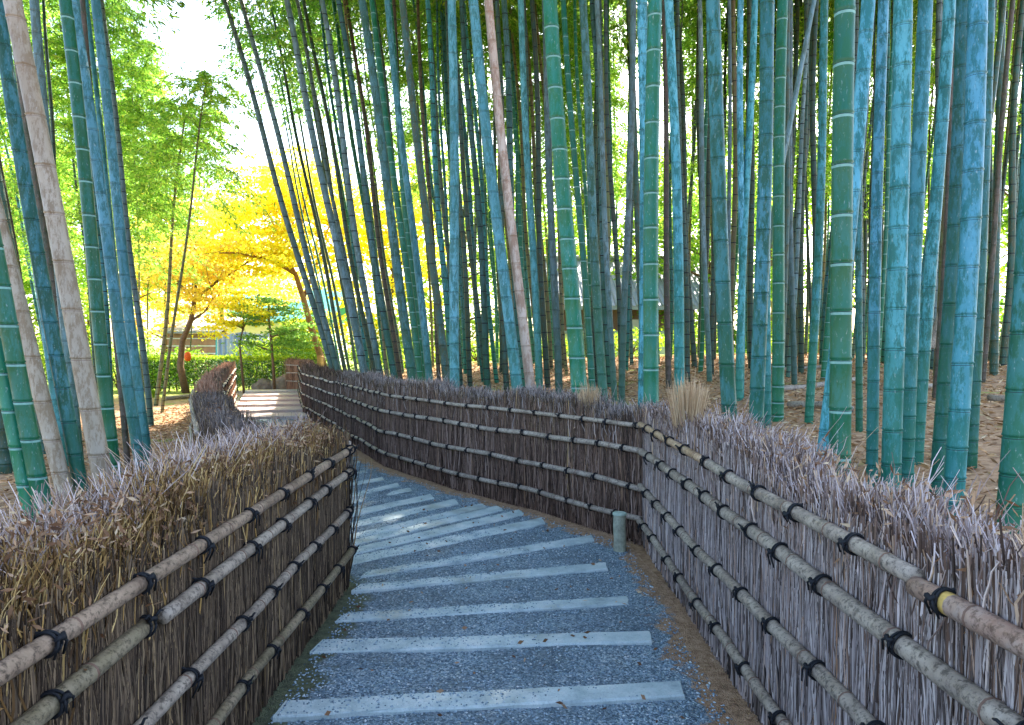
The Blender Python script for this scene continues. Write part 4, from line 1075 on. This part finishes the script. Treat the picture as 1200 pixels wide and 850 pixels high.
# tufts of grass at the foot of the clearing bamboos
for k, (px, py, w) in enumerate([(180, 466, 'at the foot of the thin olive bamboo'), (192, 458, 'beside the log edging')]):
    p = gp(px, py); n = 160; a = rng.uniform(0, 6.28, n); s = np.linspace(0, 1, 4)[None]
    L = rng.uniform(.2, .42, n)[:, None]; o_ = rng.uniform(.1, .5, n)[:, None]
    C = np.stack([np.cos(a)[:, None] * (.04 + s ** 2 * o_ * L), np.sin(a)[:, None] * (.04 + s ** 2 * o_ * L), s * L * (1 - .3 * s)], -1)
    V, F = tubes(C, np.full((n, 4), .012) * np.linspace(1, .2, 4)[None]); o = link('grass_tuft', mesh_np('grass_tuft', V, F, LEAF_LIME), None, (p.x, p.y, 0))
    tag(o, f'yellow green grass tuft {w}', 'grass', 'grass tufts in the clearing')

# hedge behind the far steps
h0 = (-12.9, 24.1); h1 = (-8.2, 24.6)
root = empty('hedge', ((h0[0] + h1[0]) / 2, 24.4, 0)); n = 15000
t_ = rng.uniform(-2.9, 2.6, n); q = rng.uniform(0, 1, n); sidef = rng.integers(0, 3, n)
z = np.where(sidef == 0, 1.22 + rng.normal(0, .035, n), rng.uniform(.15, 1.2, n)); yy = np.where(sidef == 0, rng.uniform(-.35, .35, n), np.where(sidef == 1, -.35 + rng.normal(0, .05, n), rng.uniform(-.3, .35, n)))
V, F = leaves(np.stack([t_, yy, z], -1), .075, .6, 0, 1.6)
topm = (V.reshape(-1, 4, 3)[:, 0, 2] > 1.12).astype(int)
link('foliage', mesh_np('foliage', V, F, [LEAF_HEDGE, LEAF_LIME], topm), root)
parts = [(*tube([(x, random.uniform(-.1, .1), 0), (x + random.uniform(-.1, .1), 0, .6), (x + random.uniform(-.15, .15), 0, 1.15)], [.03, .02, .008], 6), 0) for x in np.arange(-2.8, 2.6, .22)]
V, F, M = join_np(parts); link('stem', mesh_np('stem', V, F, BARK), root)
tag(root, 'clipped green hedge with a bright flat top behind the far steps', 'hedge')
# log edging of the clearing
a = gp(192, 470) ; b_ = gp(243, 464); t = empty('edging_log', a)
V, F = tube([Vector((0, 0, .05)), (b_ - a) * .5 + Vector((0, 0, .055)), (b_ - a) + Vector((0, 0, .05))], [.075, .07, .065], 10); link('log', mesh_np('log', V, F, RAIL_GREY, smooth=True), t)
tag(t, 'weathered log edging the litter of the clearing below the hedge', 'log')
# rocks
ROCK = flat('mossy_rock', (.20, .15, .115), .9, .45, 6, .02)
def rock(x, y, s, lab):
    import bmesh
    bm = bmesh.new(); bmesh.ops.create_icosphere(bm, subdivisions=3, radius=1)
    ph = [random.uniform(0, 6) for _ in range(6)]
    for v in bm.verts:
        c = v.co; k = 1 + .16 * math.sin(c.x * 3 + ph[0]) * math.sin(c.y * 3 + ph[1]) + .12 * math.sin(c.z * 5 + c.x * 4 + ph[2]) + random.uniform(-.025, .025)
        v.co = Vector((c.x * s[0], c.y * s[1], c.z * s[2])) * k
    me = bpy.data.meshes.new('rock'); bm.to_mesh(me); bm.free(); me.materials.append(ROCK)
    o = link('rock', me, None, (x, y, s[2] * .45)); tag(o, lab, 'rock', 'rocks beyond the far steps')
rock(-8.65, 24.0, (.5, .35, .32), 'flat brown rock left of its taller neighbour beyond the steps')
rock(-7.95, 23.7, (.42, .35, .42), 'taller brown rock right beside the flat one beyond the steps')
# twig palisade between the hedge and the far fence stub
t = empty('twig_palisade', (-7.95, 24.4, 0)); parts = []
for x in np.arange(-.55, .6, .085):
    h = random.uniform(.7, 1.05); parts.append((*tube([(x, 0, -.05), (x + random.uniform(-.03, .03), .02, h * .5), (x + random.uniform(-.05, .05), 0, h)], [.017, .014, .009], 6), 0))
V, F, M = join_np(parts); link('stake', mesh_np('stake', V, F, TW_WARM), t)
V, F = tube([(-.6, -.03, .55), (.6, -.03, .5)], .015, 6); link('crossbar', mesh_np('crossbar', V, F, TW_WARM), t)
tag(t, 'low rustic palisade of tan stakes between the rocks and the far fence stub', 'fence')
# orange post behind the end of the far fence
t = empty('post', (-6.55, 23.3, 0)); V, F = tube([(0, 0, -.1), (0, 0, .6), (0, 0, 1.25)], [.12, .115, .11], 12); link('shaft', mesh_np('shaft', V, F, flat('orange_wood', (.62, .33, .10), .7), smooth=True), t)
V, F = tube([(0, 0, 1.25), (0, 0, 1.3)], [.13, .10], 12); link('cap', mesh_np('cap', V, F, flat('orange_wood_cap', (.5, .25, .08), .7)), t)
tag(t, 'orange wooden post behind the far end of the right fence', 'post')
# orange lantern hung on the maple trunk
t = empty('lantern', dp(220, 418, 23.1)); bm_pts = [(0, 0, -.16), (0, 0, -.13), (0, 0, -.06), (0, 0, 0), (0, 0, .06), (0, 0, .13), (0, 0, .16)]
V, F = tube(bm_pts, [.04, .08, .105, .11, .105, .08, .04], 14); link('shade', mesh_np('shade', V, F, flat('orange_paper', (.80, .12, .01), .6), smooth=True), t)
V, F = tube([(0, 0, .16), (0, .02, .36)], .008, 5); link('hanger', mesh_np('hanger', V, F, CORD), t)
tag(t, 'small round orange lantern at the amber maple trunk above the hedge', 'lantern')

# ------------------------------------------------------------------ buildings
WOODRED = flat('reddish_boards', (.40, .22, .15), .8, .25, 3)
WHITE = flat('white_trim', (.75, .73, .70), .6, .08)
CREAM = flat('cream_plaster', (.66, .60, .44), .9, .1, 2)
TILE = flat('grey_tile', (.24, .26, .31), .6, .35, 30)
TEAL = flat('teal_roof', (.12, .42, .42), .5, .3, 3)
DARKWOOD = flat('dark_timber', (.06, .045, .035), .7, .3)
def boxo(name, b6, mt, parent): V, F = box(*b6); return link(name, mesh_np(name, V, F, mt), parent)
# shed with white battens
t = empty('shed', (-14.8, 32, 0))
boxo('wall', (-1.35, .9, 0, 3, 0, 2.2), WOODRED, t)
for z in (.9, 1.25, 1.6, 1.95): boxo('batten', (-1.37, .92, -.04, -.003, z, z + .05), WHITE, t)
V = np.array([(-1.7, -.5, 2.2), (1.2, -.5, 2.2), (1.2, 3.4, 3.1), (-1.7, 3.4, 3.1), (-1.7, -.5, 2.3), (1.2, -.5, 2.3), (1.2, 3.4, 3.2), (-1.7, 3.4, 3.2)], float)
_, Fb = box(0, 1, 0, 1, 0, 1); link('roof', mesh_np('roof', V, Fb, TILE), t)
boxo('corner_post', (.93, 1.1, -.05, .1, 0, 2.3), flat('teal_paint', (.12, .40, .40), .5), t)
tag(t, 'reddish boarded shed with white battens behind the hedge', 'shed')
# corrugated blue panels
m, nt, b = mat('blue_panels'); co = coords(nt, 'Object', (1, 1, .05))
nt.links.new(ramp(nt, noise(nt, co, 4, 3), [(.3, (.14, .20, .42)), (.5, (.24, .32, .56)), (.7, (.42, .5, .68))]), b.inputs['Base Color'])
t = empty('panel_fence', (-12.4, 31.5, 0)); xs = np.arange(-1.15, 1.2, .04); V = []
for x in xs: V += [(x, .05 * math.sin(x * 28), 0), (x, .05 * math.sin(x * 28) + (.02), 2.3 - .12 * abs(math.sin(x * 2)))]
F = [(2 * i, 2 * i + 2, 2 * i + 3, 2 * i + 1) for i in range(len(xs) - 1)]
me = mesh_np('panel', V, F, m, smooth=True); o = link('panel', me, t); sm = o.modifiers.new('s', 'SOLIDIFY'); sm.thickness = .02
for x in (-1.2, 1.2):
    V, F = tube([(x, .1, 0), (x, .1, 2.35)], .04, 8); link('post', mesh_np('post', V, F, WHITE), t)
tag(t, 'pleated blue grey panel screen behind the hedge and young lemon maple', 'screen')
t = empty('board_fence', (-10.2, 31.5, 0)); 
for x in np.arange(-1, 1.05, .25): boxo('board', (x + .01, x + .235, 0, .03, .1, 1.7), TILE if round(x * 4) % 3 else flat('mauve_board', (.28, .22, .30), .8), t)
boxo('top_rail', (-1, 1.25, -.035, -.003, 1.5, 1.58), DARKWOOD, t)
tag(t, 'low grey and mauve board fence right of the blue panel screen', 'fence')
# teal roofed house
t = empty('house', (-16.0, 44, 0)); boxo('wall', (-3.2, 4.2, 0, 5, 0, 3.2), WHITE, t)
V = np.array([(-3.7, -.7, 3.1), (4.7, -.7, 3.1), (4.7, 2.5, 5.4), (-3.7, 2.5, 5.4), (-3.7, -.7, 3.25), (4.7, -.7, 3.25), (4.7, 2.5, 5.55), (-3.7, 2.5, 5.55)], float)
link('roof', mesh_np('roof', V, Fb, TEAL), t)
V = V.copy(); V[:, 1] = 5.0 - V[:, 1] + .003; link('roof', mesh_np('roof', V[[1, 0, 3, 2, 5, 4, 7, 6]], Fb, TEAL), t)
for x in (-2, .4, 2.6):
    f_ = boxo('window', (x, x + 1.0, -.06, -.003, 1.2, 2.2), DARKWOOD, t); boxo('pane', (x + .08, x + .92, -.075, -.063, 1.28, 2.12), flat('window_glass', (.10, .14, .17), .15), f_)
tag(t, 'white house with a teal roof glimpsed through the maples', 'house')
# temple building behind the grove
t = empty('temple_hall', (4.6, 33, .8))
boxo('wall', (-3.2, 4.2, 0, 7, 0, 2.6), flat('brown_panel_wall', (.22, .13, .09), .8), t)
for x in np.arange(-3.2, 4.3, 1.05): boxo('pillar', (x - .07, x + .07, -.07, -.003, 0, 2.6), DARKWOOD, t)
for x in np.arange(-3.1, 3.5, 1.05)[::2]:
    boxo('window', (x + .06, x + .85, -.04, -.003, 1.1, 2.1), WHITE, t)
V = np.array([(-4.2, -1.4, 2.5), (5.2, -1.4, 2.5), (5.2, 3.5, 5.2), (-4.2, 3.5, 5.2), (-4.2, -1.4, 2.68), (5.2, -1.4, 2.68), (5.2, 3.5, 5.42), (-4.2, 3.5, 5.42)], float)
rf = link('roof', mesh_np('roof', V, Fb, TILE), t)
parts = []
for x in np.arange(-4.1, 5.2, .24): parts.append((*tube([(x, -1.42, 2.69), (x, 3.5, 5.43)], .05, 6), 0))
V2, F2, M = join_np(parts); link('tile_rows', mesh_np('tile_rows', V2, F2, TILE, smooth=True), rf)
V = V.copy(); V[:, 1] = 7.0 - V[:, 1] + .003; link('roof', mesh_np('roof', V[[1, 0, 3, 2, 5, 4, 7, 6]], Fb, TILE), t)
V, F = tube([(-4.3, 3.5, 5.5), (5.3, 3.5, 5.5)], .16, 10); link('ridge', mesh_np('ridge', V, F, TILE), t)
tag(t, 'building with a grey tiled roof and dark timber wall glimpsed behind the grove', 'building')
t = empty('garden_wall', (2.5, 29.5, .6))
boxo('wall', (-2.6, 4.2, 0, .3, 0, 1.55), CREAM, t); boxo('coping', (-2.7, 4.3, -.12, .42, 1.553, 1.68), TILE, t)
tag(t, 'low cream plaster wall with grey coping behind the grove', 'wall')

# ------------------------------------------------------------------ fallen poles, branches and litter on the right bank
FP_ = [((905, 462), (1010, 447), .05, 'pale fallen pole lying left of the big smooth jade bamboo foot'),
       ((925, 478), (1000, 485), .045, 'lower grey fallen pole behind the fence top'),
       ((1040, 430), (1150, 418), .045, 'fallen pole right of the mottled blue bamboo feet'),
       ((1050, 462), (1120, 455), .04, 'short fallen pole between blue bamboo feet'),
       ((900, 440), (990, 432), .04, 'upper grey fallen pole in the shade'),
       ((1160, 470), (1230, 476), .04, 'fallen pole near the right photo edge')]
def bank_point(px, py):
    for d in np.arange(3, 30, .05):
        p = dp(px, py, d)
        if fence_clear(p.x, p.y) > .4 and p.z <= float(hgt(p.x, p.y)): return p
    return dp(px, py, 10)
for a, b_, r, lab in FP_:
    A_, B_ = bank_point(*a), bank_point(*b_)
    pts = [A_.lerp(B_, k / 6) for k in range(7)]; 
    for q in pts: q.z = float(hgt(q.x, q.y)) + r * .6 + random.uniform(0, .03)
    t = empty('fallen_pole', A_); V, F = tube([q - A_ for q in pts], np.linspace(r, r * .75, 7), 10)
    link('pole', mesh_np('pole', V, F, RAIL_GREY, smooth=True), t); tag(t, lab, 'pole', 'fallen poles on the bank')
# slanting stump pole at right
A_ = bank_point(1090, 400); t = empty('fallen_pole', A_); e = dp(1118, 320, A_.y)
V, F = tube([Vector((0, 0, -.1)), (e - A_)], [.06, .05], 10); link('pole', mesh_np('pole', V, F, RAIL_GREY), t); tag(t, 'thick grey pole propped aslant left of the large pale blue bamboo', 'pole')
n = 100000
x = rng.uniform(-9, 12, n); y = rng.uniform(1.5, 22, n)
d1 = seg_dist(x, y, RFE); d2 = seg_dist(x, y, LFE)
ok = (side(x, y, RFE) & (d1 > .3)) | (side(x, y, LFE, False) & (d2 > .38))
x, y = x[ok], y[ok]; n = len(x)
P3 = np.stack([x, y, hgt(x, y) + rng.uniform(.004, .03, n)], -1)
a = rng.uniform(0, 6.28, n); e = rng.normal(0, .25, n); D_ = np.stack([np.cos(a) * np.cos(e), np.sin(a) * np.cos(e), np.sin(e)], -1)
V, F = leaves(P3, .085, .2, dirs=D_)
LIT = island_mat('fallen_leaf', [(0, (.12, .055, .02)), (.4, (.38, .20, .08)), (.8, (.58, .36, .18)), (1, (.70, .52, .32))], .8)
o = link('leaf_litter', mesh_np('leaf_litter', V, F, LIT)); tag(o, kind='stuff')
# a few fallen leaves on the path
n = 200; y = rng.uniform(2.3, 8, n); x = rng.uniform(-1, 1, n); ok = in_path(x, y, .1, .1); x, y = x[ok], y[ok]; n = len(x)
a = rng.uniform(0, 6.28, n); D_ = np.stack([np.cos(a), np.sin(a), a * 0 + .15], -1)
V, F = leaves(np.stack([x, y, np.full(n, .05)], -1), .035, .5, dirs=D_); o = link('path_leaves', mesh_np('path_leaves', V, F, DRYLEAF)); tag(o, kind='stuff')

# ------------------------------------------------------------------ light
SUN_AZ = math.radians(22); SUN_EL = math.radians(44)      # azimuth from +Y towards +X
w = bpy.data.worlds.new('World'); sc.world = w; w.use_nodes = True; nt = w.node_tree
sky = nt.nodes.new('ShaderNodeTexSky'); sky.sky_type = 'NISHITA'; sky.sun_disc = False
sky.sun_elevation = SUN_EL; sky.sun_rotation = SUN_AZ; sky.air_density = 1.0; sky.dust_density = 2.5; sky.ozone_density = 1.0
bg = nt.nodes['Background']; bg.inputs['Strength'].default_value = .15
nt.links.new(sky.outputs[0], bg.inputs['Color'])
sl = bpy.data.lights.new('sun', 'SUN'); sl.energy = 4.6; sl.angle = math.radians(.6); sl.color = (1, .93, .82)
so = bpy.data.objects.new('sun', sl); col.objects.link(so)
dv = Vector((math.sin(SUN_AZ) * math.cos(SUN_EL), math.cos(SUN_AZ) * math.cos(SUN_EL), math.sin(SUN_EL)))
so.rotation_euler = dv.to_track_quat('Z', 'Y').to_euler(); so.location = dv * 50

# ------------------------------------------------------------------ camera
cd = bpy.data.cameras.new('camera'); cam = bpy.data.objects.new('camera', cd); col.objects.link(cam)
cd.sensor_width = 36; cd.lens = 36 * FP / 1200; cd.clip_end = 2000; cd.clip_start = .05
cam.location = (0, 0, H); cam.rotation_euler = (math.radians(90) - math.atan((425 - HY) / FP), 0, 0)
sc.camera = cam
sc.view_settings.view_transform = 'Standard'; sc.view_settings.look = 'None'; sc.view_settings.gamma = 1; sc.view_settings.use_curve_mapping = False
sc.view_settings.exposure = 2.6
sc.cycles.max_bounces = 6; sc.cycles.transparent_max_bounces = 6; sc.cycles.use_denoising = True
